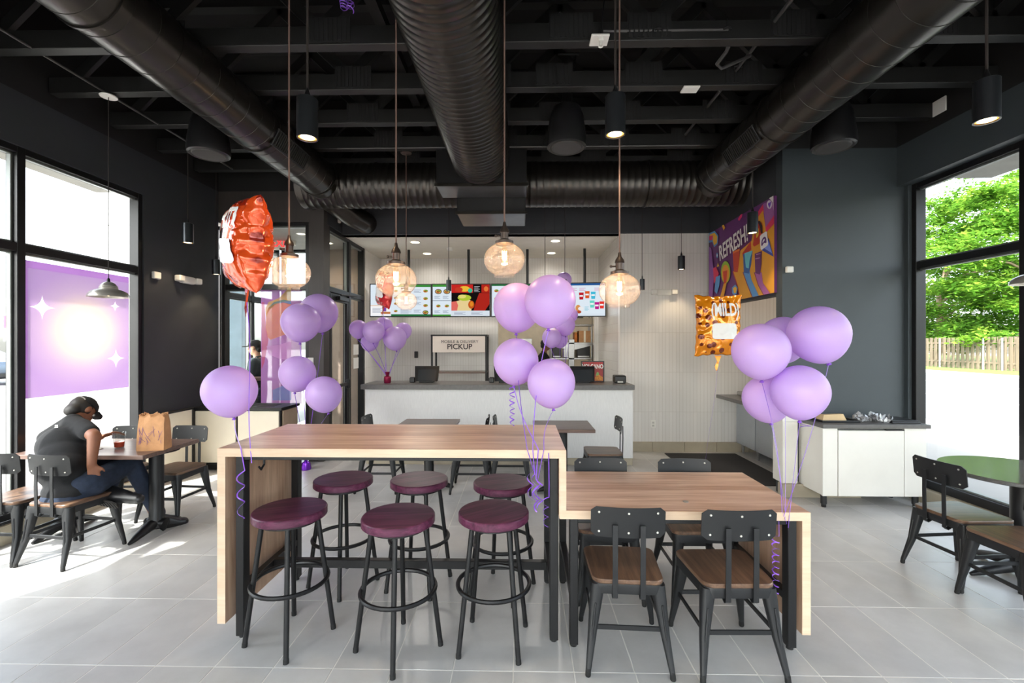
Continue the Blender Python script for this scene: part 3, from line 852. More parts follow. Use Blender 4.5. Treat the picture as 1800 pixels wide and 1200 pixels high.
c = thing('beverage_counter', 'stainless drinks counter with dark top in the alcove under the mural', 'cabinet', (3.5, 6.2, 0))
obj('body', MB().bbox(3.25, 3.94, 5.2, 6.91, .145, .82, .003), m_steelp, c, world=True)
for k in range(3):
    y1 = 6.90 - .56 * k
    dd_ = obj('door', MB().bbox(3.225, 3.25, y1 - .535, y1, .15, .80, .004), m_steelp, c, world=True)
    obj('handle', MB().bbox(3.218, 3.228, y1 - .50, y1 - .33, .67, .71, .004), m_blackp, dd_, world=True)
obj('countertop', MB().bbox(2.93, 3.94, 5.16, 6.915, .82, .87, .004), m_gtop, c, world=True)
for y in (6.85, 6.42, 5.9, 5.35):
    obj('leg', MB().lathe([(.012, 0), (.016, .01), (.022, .145)], 14, Matrix.Translation((3.30, y, 0))), m_steel, c, True, True)
o = obj('drip_tray', MB().bbox(3.2, 3.7, 6.35, 6.85, .87, .93, .02, 2).bbox(3.45, 3.68, 6.4, 6.8, .93, .99, .01), m_steel)
tag(o, 'grey steel drip tray on the drinks counter, half behind a balloon', 'tray')
o = obj('floor_mat', MB().bbox(2.12, 3.16, 5.28, 6.80, 0.0005, .012, .004), m_mat)
tag(o, 'black ribbed floor mat in front of the drinks counter', 'mat')

# things on the condiment cabinet
o = obj('serving_tray', MB().bbox(3.04, 3.42, 4.66, 4.96, .838, .846, .003).bbox(3.04, 3.06, 4.66, 4.96, .846, .858, .003).bbox(3.40, 3.42, 4.66, 4.96, .846, .858, .003).bbox(3.06, 3.40, 4.66, 4.68, .846, .858, .003).bbox(3.06, 3.40, 4.94, 4.96, .846, .858, .003), m_blackp)
tag(o, 'black serving tray under the folded paper on the white cabinet', 'tray')
o = obj('serving_tray', MB().bbox(3.70, 3.985, 4.62, 4.93, .838, .852, .004).bbox(3.71, 3.975, 4.63, 4.92, .852, .866, .004), m_blackp)
tag(o, 'stacked dark tray at the window end of the white cabinet', 'tray')
o = obj('napkin_stack', MB().loft([[Vector(p) for p in ((3.10, 4.75, .846), (3.33, 4.73, .846), (3.35, 4.88, .846), (3.11, 4.89, .846))], [Vector(p) for p in ((3.11, 4.75, .90), (3.30, 4.74, .915), (3.35, 4.87, .90), (3.12, 4.88, .89))]]), M('pale_kraft_napkins', srgb(218, 190, 148), .8))
tag(o, 'folded brown paper stack lying on the black tray', 'napkins')
def crumple(label, x, y, s):
    mb = MB()
    for k in range(34):
        c_ = Vector((x + R.gauss(0, .05 * s), y + R.gauss(0, .035 * s), .842 + abs(R.gauss(0.022, .02)) * s))
        q = Euler((R.uniform(0, 6), R.uniform(0, 6), R.uniform(0, 6))).to_matrix().to_4x4()
        poly = [(cos(a) * R.uniform(.015, .04) * s, sin(a) * R.uniform(.015, .04) * s, R.uniform(-.008, .008)) for a in (0, 1.2, 2.5, 3.7, 5)]
        T = Matrix.Translation(c_) @ q
        mb.add([Vector((0, 0, .01))] + [Vector(p) for p in poly], [(0, 1, 2), (0, 2, 3), (0, 3, 4), (0, 4, 5), (0, 5, 1)], T)
    mb.v = [Vector((p.x, p.y, max(p.z, .839))) for p in mb.v]
    tag(obj('plastic_bag', mb, m_clear), label, 'bag')
m_clear = M('crumpled_clear_film', srgb(176, 178, 182), .15, var=.5, vs=30, coat=.5)
crumple('small crumpled clear plastic bag next to the brown paper stack', 3.50, 4.76, .9)
crumple('larger crumpled clear plastic bag next to the dark stacked tray', 3.66, 4.74, 1.2)

# things on the service counter
def pos(label, x):
    t = thing('order_terminal', label, 'monitor', (x, 6.40, 1.085))
    obj('housing', MB().loft([[Vector((x - .155, 6.36, 1.105)), Vector((x + .155, 6.36, 1.105)), Vector((x + .155, 6.44, 1.105)), Vector((x - .155, 6.44, 1.105))], [Vector((x - .175, 6.44, 1.315)), Vector((x + .17, 6.44, 1.315)), Vector((x + .17, 6.47, 1.315)), Vector((x - .175, 6.47, 1.315))]]), m_blackp, t, world=True)
    obj('back_plate', MB().loft([[Vector((x - .115, 6.353, 1.11)), Vector((x + .135, 6.353, 1.11)), Vector((x + .135, 6.36, 1.11)), Vector((x - .115, 6.36, 1.11))], [Vector((x - .125, 6.425, 1.275)), Vector((x + .14, 6.425, 1.275)), Vector((x + .14, 6.434, 1.275)), Vector((x - .125, 6.434, 1.275))]]), m_scrn, t, world=True)
    obj('stand', MB().bbox(x - .1, x + .1, 6.36, 6.5, 1.085, 1.107, .006), m_blackp, t, world=True)
    obj('card_reader', MB().bbox(x - .24, x - .165, 6.38, 6.48, 1.085, 1.16, .01), m_blackp, t, world=True)
pos('black order terminal at the left on the counter beside the pickup shelf', -1.34)
pos('black order terminal in the middle of the counter, half hidden by a balloon', -.22)
pos('black order terminal on the counter in front of the red poster', .86)
o = obj('receipt_printer', MB().bbox(1.29, 1.45, 6.32, 6.50, 1.085, 1.195, .02, 2).bbox(1.31, 1.43, 6.31, 6.33, 1.09, 1.125, .004), m_blackp)
tag(o, 'small black receipt printer at the right end of the counter', 'printer')
obj('paper_slip', MB().box(1.325, 1.40, 6.305, 6.311, 1.095, 1.115), m_plastic, o)
# ------------------------------------------------------------------ ducts
def duct(label, x, z, r, y0, y1, pitch, rib, along='y'):
    t = thing('air_duct', label, 'duct', (x, (y0 + y1) / 2, z) if along == 'y' else ((y0 + y1) / 2, x, z))
    prof = [(0, y0)] ; y = y0
    prof.append((r, y0))
    while y + pitch < y1:
        y += pitch
        prof += [(r, y - .012), (r + rib, y - .005), (r + rib, y + .005), (r, y + .012)] if rib > .004 else [(r, y - .03), (r, y - .005), (r + rib, y - .004), (r + rib, y + .004), (r, y + .005), (r, y + .03)]
    prof += [(r, y1), (0, y1)]
    T = (Matrix.Translation((x, 0, z)) @ Matrix.Rotation(-pi/2, 4, 'X')) if along == 'y' else (Matrix.Translation((0, x, z)) @ Matrix.Rotation(pi/2, 4, 'Y'))
    obj('duct_body', MB().lathe(prof, 56, T), m_duct, t, True, True, 60 if rib > .004 else 20)
    return t
def coll(t, x, y, z, r, w=.05, along='y'):
    T = Matrix.Translation((x, y, z)) @ (Matrix.Rotation(-pi/2, 4, 'X') if along == 'y' else Matrix.Rotation(pi/2, 4, 'Y'))
    obj('collar', MB().lathe([(r, -w), (r + .012, -w), (r + .012, w), (r, w)], 56, T), m_duct, t, True, True)
def hanger(t, x, y, z, r):
    obj('hanger', MB().box(x - .004, x + .004, y - .014, y + .014, z + r - .01, 4.4).box(x - .01, x + .01, y - .014, y + .014, 4.36, 4.40), m_blackm, t, world=True)
TZ, TY = 3.70, 5.92
d1 = duct('long round black spiral duct running along the window side on the left', -2.53, TZ, .225, .4, TY - .15, .19, .003)
coll(d1, -2.53, 5.62, TZ, .225); coll(d1, -2.53, 4.3, TZ, .225, .012); coll(d1, -2.53, 2.6, TZ, .225, .012)
d3 = duct('long round black spiral duct running along the right side of the ceiling', 2.38, TZ, .235, .4, TY - .15, .19, .003)
coll(d3, 2.38, 5.62, TZ, .235); coll(d3, 2.38, 4.2, TZ, .235, .012); coll(d3, 2.38, 2.4, TZ, .235, .012)
d2 = duct('widest black ribbed duct running towards the plenum in the middle', -.47, 3.78, .33, .4, 5.22, .072, .007)
for d, x, r in ((d1, -2.53, .225), (d3, 2.38, .235), (d2, -.47, .33)):
    for y in (1.0, 2.8, 4.6): hanger(d, x, y, 3.78 if d is d2 else TZ, r)
d4 = duct('black ribbed cross duct spanning the back of the ceiling', TY, TZ, .285, -2.86, 2.98, .085, .005, 'x')
for x in (-2.80, 2.92, -1.85, 1.6): coll(d4, x, TY, TZ, .285, .03 if abs(x) > 2 else .012, 'x')
for x in (-2.2, 1.9): hanger(d4, x, TY, TZ, .285)
for dd_, x, s, y0 in ((d1, -2.53, 1, 4.55), (d3, 2.38, -1, 4.55)):
    r = .225 if s > 0 else .235
    a0 = radians(28)
    cx, cz = x + s * cos(a0) * r, TZ - sin(a0) * r * (-1 if False else 1)
    T = Matrix.Translation((cx, y0, cz)) @ Matrix.Rotation(s * a0, 4, 'Y')
    g = obj('grille', MB().bbox(-.012, .012, -.30, .34, -.085, .085, .004, M=T), m_blackm, dd_, world=True)
    mb = MB()
    for k in range(19):
        yy = -.27 + k * .032
        obj('slat', MB().box(-.02, .02, yy, yy + .006, -.07, .07, M=T), m_duct, g, world=True)
t = thing('duct_plenum', 'square black plenum box where the ribbed ducts meet', 'duct', (-.45, 5.6, 3.6))
obj('upper_box', MB().bbox(-.98, .06, 5.20, 5.62, 3.44, 4.45, .004), m_blackm, t, world=True)
obj('upper_bottom', MB().face([(-.97, 5.21, 3.437), (.05, 5.21, 3.437), (-.46, 5.41, 3.430)]).face([(.05, 5.21, 3.437), (.05, 5.61, 3.437), (-.46, 5.41, 3.430)]).face([(.05, 5.61, 3.437), (-.97, 5.61, 3.437), (-.46, 5.41, 3.430)]).face([(-.97, 5.61, 3.437), (-.97, 5.21, 3.437), (-.46, 5.41, 3.430)]), m_plenum_lit, t, world=True)
obj('lower_box', MB().bbox(-.80, .05, 5.62, 6.22, 3.24, 4.45, .004), m_blackm, t, world=True)
obj('lower_bottom', MB().face([(-.79, 5.63, 3.237), (.04, 5.63, 3.237), (-.38, 5.92, 3.23)]).face([(.04, 5.63, 3.237), (.04, 6.21, 3.237), (-.38, 5.92, 3.23)]).face([(.04, 6.21, 3.237), (-.79, 6.21, 3.237), (-.38, 5.92, 3.23)]).face([(-.79, 6.21, 3.237), (-.79, 5.63, 3.237), (-.38, 5.92, 3.23)]), m_plenum_lit, t, world=True)
obj('flange', MB().bbox(-1.0, .08, 5.185, 5.20, 3.435, 3.47, .002).bbox(-.82, .07, 5.605, 5.62, 3.235, 3.27, .002), m_duct, t, world=True)
t = thing('flexible_duct', 'short black flexible duct dropping from the left end of the cross duct', 'duct', (-2.45, 6.3, 3.55))
pts = [Vector((-2.62, 6.05, 3.60)), Vector((-2.55, 6.25, 3.55)), Vector((-2.45, 6.5, 3.48)), Vector((-2.37, 6.75, 3.46)), Vector((-2.36, 6.91, 3.46))]
sm = []
for i in range(49):
    u = i / 48 * 4; k = min(int(u), 3); f = u - k
    sm.append(pts[k].lerp(pts[k + 1], f))
obj('duct_body', MB().sweep(sm, [.15 + (.006 if i % 2 else 0) for i in range(49)], 24), m_duct, t, True, True, 60)

# ------------------------------------------------------------------ speakers
def speaker(label, x, y, zb=3.50):
    t = thing('pendant_speaker', label, 'speaker', (x, y, zb))
    T = Matrix.Translation((x, y, zb))
    obj('housing', MB().lathe([(.165, .0), (.185, .012), (.19, .05), (.185, .12), (.16, .30), (.13, .38), (.06, .41), (0, .41)], 40, T), m_blackp, t, True, True)
    obj('grille', MB().lathe([(0, -.006), (.02, -.008), (.14, .0), (.15, .012), (.17, .0), (.165, .02)], 40, T), M('speaker_grille', srgb(62, 60, 59), .6, var=.1, vs=200), t, True, True)
    obj('hanging_wire', MB().tube((x - .04, y, zb + .38), (x - .05, y, 4.40), .004, n=6).tube((x + .04, y, zb + .38), (x + .09, y, 4.40), .004, n=6).tube((x - .08, y, 4.40), (x + .12, y, 4.40), .012, n=8), m_blackm, t, world=True)
speaker('black pendant loudspeaker beside the left duct, above the window wall', -3.10, 4.45)
speaker('black pendant loudspeaker right of the widest duct in the middle', .43, 4.36)
speaker('black pendant loudspeaker beside the right duct, before the slate wall', 2.97, 4.40)

# ------------------------------------------------------------------ pendant lamps
m_warm = EM('warm_lamp_face', (1.0, .80, .50), 5)
m_glow_ring = EM('amber_glow_ring', (1.0, .46, .10), 1.3)  # emissive colour paints the orange halo around the lamp face
m_bulb = EM('filament_glow', (1.0, .66, .30), 22)
m_cord = M('dark_cord', srgb(40, 32, 30), .7)
m_cordr = M('brown_cloth_cord', srgb(112, 88, 80), .8)
def spot(name, loc, e, parent, size=radians(95), col=(1, .78, .5), kind='SPOT', r=.03):
    l = bpy.data.lights.new(name, kind); l.energy = e; l.color = col; l.shadow_soft_size = r
    if kind == 'SPOT': l.spot_size = size; l.spot_blend = .6
    o = bpy.data.objects.new(name, l); COL.objects.link(o)
    o.parent = parent; o.matrix_parent_inverse = world_matrix(parent).inverted(); o.location = loc
    return o
def can(label, x, y, zb, r=.058, h=.225, top=3.88, e=12):
    t = thing('pendant_spotlight', label, 'lamp', (x, y, zb), 0, 'black cylinder pendants')
    T = Matrix.Translation((x, y, zb))
    obj('housing', MB().lathe([(r * .86, .012), (r * .86, 0), (r, 0), (r, h), (r * .9, h + .004), (.0, h + .004)], 32, T), m_can, t, True, True)
    obj('lamp_face', MB().lathe([(0, .006), (r * .68, .006)], 32, T), m_warm, t, world=True)
    obj('glow_ring', MB().lathe([(r * .68, .006), (r * .86, .008)], 32, T), m_glow_ring, t, world=True)
    obj('cord_grip', MB().lathe([(r * .28, h), (r * .28, h + .03), (r * .16, h + .05), (r * .1, h + .07)], 14, T), m_blackm, t, True, True)
    obj('cord', MB().tube((x, y, zb + h + .05), (x, y, top), .007 if r > .05 else .004, n=8), m_cord, t, world=True)
    spot('lamp_light', (x, y, zb - .01), e, t)
JB = 3.9
can('black cylinder pendant light, large, over the left part of the tall table', -1.235, 2.6, 2.82, top=4.0)
can('black cylinder pendant light, large, over the low table in the middle', .545, 2.66, 2.85, top=4.0)
can('black cylinder pendant light, large, near the right window', 2.60, 2.60, 2.88, top=4.0)
can('black cylinder pendant light before the left wall, below the left speaker', -3.93, 5.28, 2.82, top=3.9)
can('small black cylinder pendant light in the left corner beside the orange foil balloon', -3.98, 5.85, 2.535, .05, .19, 3.9)
can('black cylinder pendant light hanging in front of the mural', 2.50, 4.98, 2.83, .055, .22, 3.9, 10)
can('small black cylinder pendant light before the white tiled wall', 2.30, 6.60, 2.70, .05, .19, 3.9, 10)
can('tiny black cylinder pendant light beside the rightmost menu screen', 1.70, 6.45, 2.39, .034, .15, 3.9, 4)
can('tiny black cylinder pendant light before the menu screen with the large wrap', -1.03, 6.42, 2.38, .036, .15, 3.9, 4)
can('tiny black cylinder pendant light hidden behind the tallest balloon in the middle', .33, 6.42, 2.38, .036, .15, 3.9, 4)
can('tiny black cylinder pendant light behind the middle balloons, second from the menu pole', .61, 6.42, 2.38, .036, .15, 3.9, 4)

def amber_glass():
    m, t_, out = nt('seeded_clear_glass')
    tr = t_.nodes.new('ShaderNodeBsdfTransparent')
    lw = t_.nodes.new('ShaderNodeLayerWeight'); lw.inputs[0].default_value = .35
    c = ramp(t_, lw.outputs['Facing'], [(0, (.98, .94, .91)), (.55, (.95, .89, .85)), (.85, (.84, .74, .68)), (1, (.62, .50, .44))]); t_.links.new(c, tr.inputs[0])
    gl = t_.nodes.new('ShaderNodeBsdfGlossy'); gl.inputs['Roughness'].default_value = .06
    v = coords(t_, (1, 1, 1)); n = nz(t_, v, 55, 2, .6)
    df = t_.nodes.new('ShaderNodeBsdfDiffuse'); df.inputs[0].default_value = (.95, .87, .82, 1)
    tl = t_.nodes.new('ShaderNodeBsdfTranslucent'); tl.inputs[0].default_value = (1, .86, .76, 1)
    ad = t_.nodes.new('ShaderNodeAddShader'); t_.links.new(df.outputs[0], ad.inputs[0]); t_.links.new(tl.outputs[0], ad.inputs[1])
    m1 = t_.nodes.new('ShaderNodeMixShader'); t_.links.new(ramp(t_, n, [(.4, (.03,) * 3), (.75, (.12,) * 3)]), m1.inputs[0]); t_.links.new(tr.outputs[0], m1.inputs[1]); t_.links.new(ad.outputs[0], m1.inputs[2])
    m2 = t_.nodes.new('ShaderNodeMixShader'); t_.links.new(schlick(t_, .8), m2.inputs[0]); t_.links.new(m1.outputs[0], m2.inputs[1]); t_.links.new(gl.outputs[0], m2.inputs[2])
    t_.links.new(m2.outputs[0], out.inputs['Surface']); return m
m_amber = amber_glass()
m_bronze = M('dark_bronze_socket', srgb(84, 72, 66), .35, .7)
m_bulbg = glass('bulb_glass', (1, .92, .8), .5)
def globe(label, x, y, z, r=.125, top=4.0):
    t = thing('glass_globe_pendant', label, 'lamp', (x, y, z), 0, 'seeded glass globe pendants')
    T = Matrix.Translation((x, y, z)); k = r / .125
    prof = [(.125*k*abs(cos(a_))**.85, (.098 if a_ > 0 else .100)*k*sin(a_)) for a_ in [radians(68) - radians(132)*i_/26 for i_ in range(27)]] + [(.060*k, -.100*k), (.064*k, -.107*k)]
    obj('glass_shade', MB().lathe(prof, 44, T), m_amber, t, True, True)
    s = obj('socket', MB().lathe([(.0, .095*k), (.056*k, .096*k), (.056*k, .112*k), (.035*k, .118*k), (.024*k, .125*k), (.024*k, .165*k), (.030*k, .168*k), (.026*k, .185*k), (.012*k, .205*k), (.008*k, .23*k), (0, .23*k)], 24, T), m_bronze, t, True, True)
    obj('switch_key', MB().tube((x - .024*k, y, z + .145*k), (x - .048*k, y, z + .145*k), .005*k, n=8).sphere((x - .052*k, y, z + .145*k), .009*k, 10, 6), m_bronze, s, True, True)
    b = obj('bulb', MB().lathe([(.012*k, .095*k), (.014*k, .07*k), (.030*k, .03*k), (.031*k, .01*k), (.022*k, -.014*k), (0, -.022*k)], 20, T), m_bulbg, t, True, True)
    obj('filament', MB().sweep([(x + .012*k*cos(a), y + .012*k*sin(a), z + (.05 - .05*(i % 2))*k) for i, a in enumerate([q * pi / 4 for q in range(9)])], .003*k, 6), m_bulb, b, world=True)
    obj('cord', MB().tube((x, y, z + .22*k), (x, y, top), .005, n=8), m_cordr, t, world=True)
    spot('bulb_light', (x, y, z + .03*k), 2.2 * k, t, kind='POINT', col=(1, .74, .48), r=.02)
globe('glass globe pendant lamp half behind the orange foil balloon', -1.445, 2.8, 2.08)
globe('glass globe pendant lamp in front of the left menu screen', -.776, 2.8, 2.03)
globe('glass globe pendant lamp hanging highest, in the middle', -.105, 2.8, 2.155)
globe('glass globe pendant lamp at the right end of the row, over the low table', .60, 2.8, 1.965)
globe('small distant glass globe pendant lamp below the left menu screen pendant', -1.35, 5.3, 2.135, .125, 3.9)
o = obj('lamp_canopy', MB().lathe([(0, 3.90), (.07, 3.90), (.065, 3.86), (.03, 3.845), (0, 3.845)], 24, Matrix.Translation((-1.35, 5.3, 0))), m_bronze, None, True)
tag(o, 'brown ceiling canopy above the small distant globe pendant', 'canopy')

def dome(label, x, y, zb, top, r=.150):
    t = thing('dome_pendant', label, 'lamp', (x, y, zb), 0, 'spun metal dome pendants')
    T = Matrix.Translation((x, y, zb))
    prof = [(r, 0), (r * .97, .022), (r * .86, .045), (r * .62, .064), (r * .47, .070), (r * .45, .078), (r * .46, .082), (r * .42, .092), (r * .43, .096), (r * .38, .106), (r * .30, .122), (r * .16, .135), (0, .138)]
    obj('shade', MB().lathe(prof + [(r * .15, .13), (r * .36, .10), (r * .44, .068), (r * .6, .06), (r * .84, .041), (r * .95, .02), (r * .985, 0), (r, 0)], 48, T), m_alum, t, True, True)
    obj('bulb', MB().sphere((x, y, zb + .04), .03), m_warm, t, True, True)
    obj('cord_grip', MB().lathe([(.014, .135), (.012, .16), (.006, .17)], 12, T), m_blackp, t, True, True)
    obj('cord', MB().tube((x, y, zb + .15), (x, y, top), .0035, n=6), m_cord, t, world=True)
    obj('canopy', MB().lathe([(0, 0), (.062, 0), (.066, .008), (.05, .022), (0, .03)], 28, Matrix.Translation((x, y, top))), m_plastic, t, True, True)
    spot('bulb_light', (x, y, zb + .01), 8, t)
dome('brushed metal dome pendant lamp before the purple window film', -3.68, 3.98, 2.05, 3.83)
dome('brushed metal dome pendant lamp over the round table by the right window', 3.56, 3.20, 2.05, 3.83)

# ------------------------------------------------------------------ ceiling pipes and small fittings
def pipe(label, pts, r=.012, clamps=()):
    t = thing('ceiling_pipe', label, 'pipe', pts[0])
    obj('tube', MB().sweep(pts, r, 8), M('dark_pipe_paint', srgb(74, 72, 72), .4, .4), t, True, True)
    for p in clamps:
        obj('clamp', MB().torus((p[0], p[1], p[2]), r * 2, r * .6, 12, 6).tube((p[0], p[1], p[2]), (p[0], p[1], p[2] + .08), r * .5, n=6), m_blackm, t, True, True)
pipe('thin ceiling pipe running along the left window wall', [(-3.7, .6, 3.87), (-3.7, 5.8, 3.87)], .010, [(-3.7, y, 3.87) for y in (2.0, 3.0, 4.0, 5.0)])
pipe('thin ceiling pipe running towards the cross duct right of the middle', [(1.84, .6, 3.98), (1.84, 5.5, 3.98)], .014, [(1.84, y, 3.98) for y in (2.8, 3.5, 3.9, 4.6)])
pipe('cross conduit with a hooked end beside the white ceiling plate', [(.60, 3.36, 3.93), (1.50, 3.36, 3.93), (1.56, 3.40, 3.91), (1.56, 3.5, 3.86), (1.54, 3.62, 3.84), (1.60, 3.68, 3.84), (1.84, 3.70, 3.95)], .014, [(1.0, 3.36, 3.93), (1.5, 3.36, 3.93)])
pipe('long cross conduit just before the transverse duct', [(-2.1, 5.15, 3.86), (2.0, 5.15, 3.86)], .010, [(.25, 5.15, 3.86), (1.0, 5.15, 3.86)])
pipe('thin wire conduit above the middle speaker', [(.25, 4.1, 3.9), (1.2, 4.1, 3.9)], .007)
t = thing('sprinkler_plate', 'square white ceiling plate with a small hanging sprinkler head', 'sprinkler', (.566, 3.32, 3.85))
obj('plate', MB().bbox(.50, .63, 3.26, 3.38, 3.835, 3.85, .003), m_plastic, t, world=True)
obj('sprinkler_head', MB().lathe([(.018, -.06), (.012, -.055), (.012, -.02), (.02, -.015), (.02, 0)], 14, Matrix.Translation((.57, 3.29, 3.835))), m_plastic, t, True, True)
obj('drop_wire', MB().tube((.57, 3.32, 3.85), (.66, 3.36, 4.62), .006, n=6), m_blackm, t, world=True)
o = obj('ceiling_plate', MB().bbox(1.40, 1.54, 3.95, 4.05, 3.845, 3.86, .003), m_plastic); tag(o, 'blank white plate on the joists right of the middle', 'plate')
o = obj('wall_plate', MB().bbox(XR - .095, XR - .079, 4.42, 4.56, 3.86, 4.0, .003), m_plastic); tag(o, 'white plate high on the black wall above the right header', 'plate')
def emergency(label, base, axis):
    t = thing('emergency_light', label, 'light', base)
    T = Matrix.Translation(base) @ (Matrix.Rotation(pi/2, 4, 'Z') if axis == 'x' else Matrix.Identity(4))
    obj('box', MB().bbox(-.11, .11, -.06, 0, -.045, .045, .015, 2, T), m_plastic, t, world=True)
    for s in (-1, 1):
        obj('lamp_head', MB().bbox(s * .15 - .045, s * .15 + .045, -.09, -.01, -.035, .04, .015, 2, T), m_plastic, t, world=True)
emergency('white two-headed emergency light on the dark left wall', (XL, 5.62, 2.43), 'x')
emergency('white two-headed emergency light on the white tiled wall', tuple(at(1166, 514, 6.94)), 'y')
o = obj('wall_sensor', MB().bbox(XL, XL + .04, 5.10, 5.20, 2.38, 2.46, .01, 2), m_plastic); tag(o, 'small white sensor on the dark wall beside the left window', 'sensor')
o = obj('wall_sensor', MB().bbox(2.855, 2.93, 4.955, 5.0, 2.40, 2.47, .012, 2), m_plastic); tag(o, 'small white sensor on the edge of the slate wall beside the mural', 'sensor')
p = at(1148, 745, 6.94)
t = thing('power_outlet', 'white power outlet low on the tiled wall right of the counter', 'outlet', tuple(p))
obj('plate', MB().bbox(p.x - .036, p.x + .036, 6.932, 6.94, p.z - .058, p.z + .058, .002), m_plastic, t, world=True)
for dz in (-.022, .022):
    obj('socket', MB().bbox(p.x - .016, p.x + .016, 6.929, 6.933, p.z + dz - .014, p.z + dz + .014, .001), M('outlet_slot', srgb(190, 188, 182), .5), t, world=True)

m_red = EM('exit_red', (1.0, .04, .04), 1.1)
m_exitw = M('exit_sign_case', srgb(225, 215, 205), .4)
def text(name, body, size, mat, parent, T, extrude=.001, offset=0, align='CENTER', sx=1.0, subdiv=0, fn=None):
    cu = bpy.data.curves.new(name, 'FONT'); cu.body = body; cu.size = size; cu.extrude = extrude; cu.offset = offset
    cu.align_x = align; cu.align_y = 'CENTER'; cu.resolution_u = 3
    o = bpy.data.objects.new(name, cu); COL.objects.link(o)
    me = bpy.data.meshes.new_from_object(o.evaluated_get(bpy.context.evaluated_depsgraph_get()))
    bpy.data.objects.remove(o); bpy.data.curves.remove(cu)
    bm = bmesh.new(); bm.from_mesh(me)
    if subdiv:
        bmesh.ops.triangulate(bm, faces=bm.faces)
        for _ in range(3):
            es = [e for e in bm.edges if e.calc_length() > subdiv]
            if es: bmesh.ops.subdivide_edges(bm, edges=es, cuts=1); bmesh.ops.triangulate(bm, faces=bm.faces)
    for v in bm.verts:
        v.co.x *= sx
        if fn: v.co = fn(v.co)
        v.co = T @ v.co
    bm.to_mesh(me); bm.free(); me.name = name; me.materials.clear(); me.materials.append(mat)
    return link(name, me, None, parent, world=parent is not None)
UPX = Matrix.Rotation(pi/2, 4, 'X')                       # text standing up, facing -y
def exit_sign(label, loc, rz):
    t = thing('exit_sign', label, 'sign', loc)
    T = Matrix.Translation(loc) @ Matrix.Rotation(rz, 4, 'Z')
    obj('case', MB().bbox(-.15, .15, 0, .05, -.10, .10, .01, 2, T), m_exitw, t, world=True)
    text('lettering', 'EXIT', .17, m_red, t, T @ Matrix.Translation((0, -.002, 0)) @ UPX, .001, .004, sx=.85)
    for s in (-1, 1): obj('lamp_head', MB().bbox(s * .19 - .035, s * .19 + .035, -.05, .03, -.02, .06, .015, 2, T), m_exitw, t, world=True)
exit_sign('lit red EXIT sign on the dark wall above the side door glazing', (-2.76, 6.95, 3.46), radians(90))
exit_sign('lit red EXIT sign inside the glazed vestibule, behind the orange foil balloon', tuple(at(494, 428, 7.30)), radians(12))
for x, y in ((-3.35, 6.85), (-3.2, 7.5)):
    t = thing('recessed_downlight', 'small recessed downlight in the vestibule ceiling, ' + ('nearer the glass' if y < 7 else 'farther back'), 'light', (x, y, 3.30))
    obj('trim_ring', MB().lathe([(.05, -.002), (.07, -.004), (.075, 0)], 24, Matrix.Translation((x, y, 3.30))), m_plastic, t, world=True)
    obj('lens', MB().lathe([(0, -.002), (.05, -.002)], 24, Matrix.Translation((x, y, 3.30))), m_warm, t, world=True)
    spot('downlight', (x, y, 3.28), 15, t, radians(130))
for i, (x, y) in enumerate(((-1.75, 7.45), (.55, 7.40), (-1.75, 8.4), (.55, 8.4), (-.5, 10.2), (1.0, 10.2), (3.3, 5.9))):  # the menu screen and rear kitchen lights are added to brighten the kitchen
    lb = ['recessed downlight in the white kitchen ceiling, left of the middle globe', 'recessed downlight in the white kitchen ceiling, right of the middle globe', 'added fill downlight above the left menu screens', 'added fill downlight above the right menu screens', 'added fill downlight in the rear kitchen, left one', 'added fill downlight in the rear kitchen, right one', 'recessed downlight in the drinks alcove'][i]
    z = 3.30 if i < 6 else 3.72
    t = thing('recessed_downlight', lb, 'light', (x, y, z))
    obj('trim_ring', MB().lathe([(.07, -.002), (.09, -.006), (.10, 0)], 28, Matrix.Translation((x, y, z))), m_plastic, t, world=True)
    obj('lens', MB().lathe([(0, -.003), (.07, -.003)], 28, Matrix.Translation((x, y, z))), m_warm, t, world=True)
    spot('downlight', (x, y, z - .02), (40, 40, 8, 8, 24, 24, 36)[i], t, radians(165), (1, .95, .88) if i < 6 else (1, .80, .60), r=.07)
struct(obj('ceiling_alcove', MB().box(2.93, 4.4, 5.12, 6.9, 3.72, 3.75), m_black))
p = at(793, 442, 8.2)
o = obj('smoke_detector', MB().lathe([(0, -.05), (.05, -.045), (.06, 0), (0, 0)], 24, Matrix.Translation((-1.25, 7.9, 3.30))), m_plastic, None, True); tag(o, 'small white dome detector on the kitchen ceiling', 'detector')
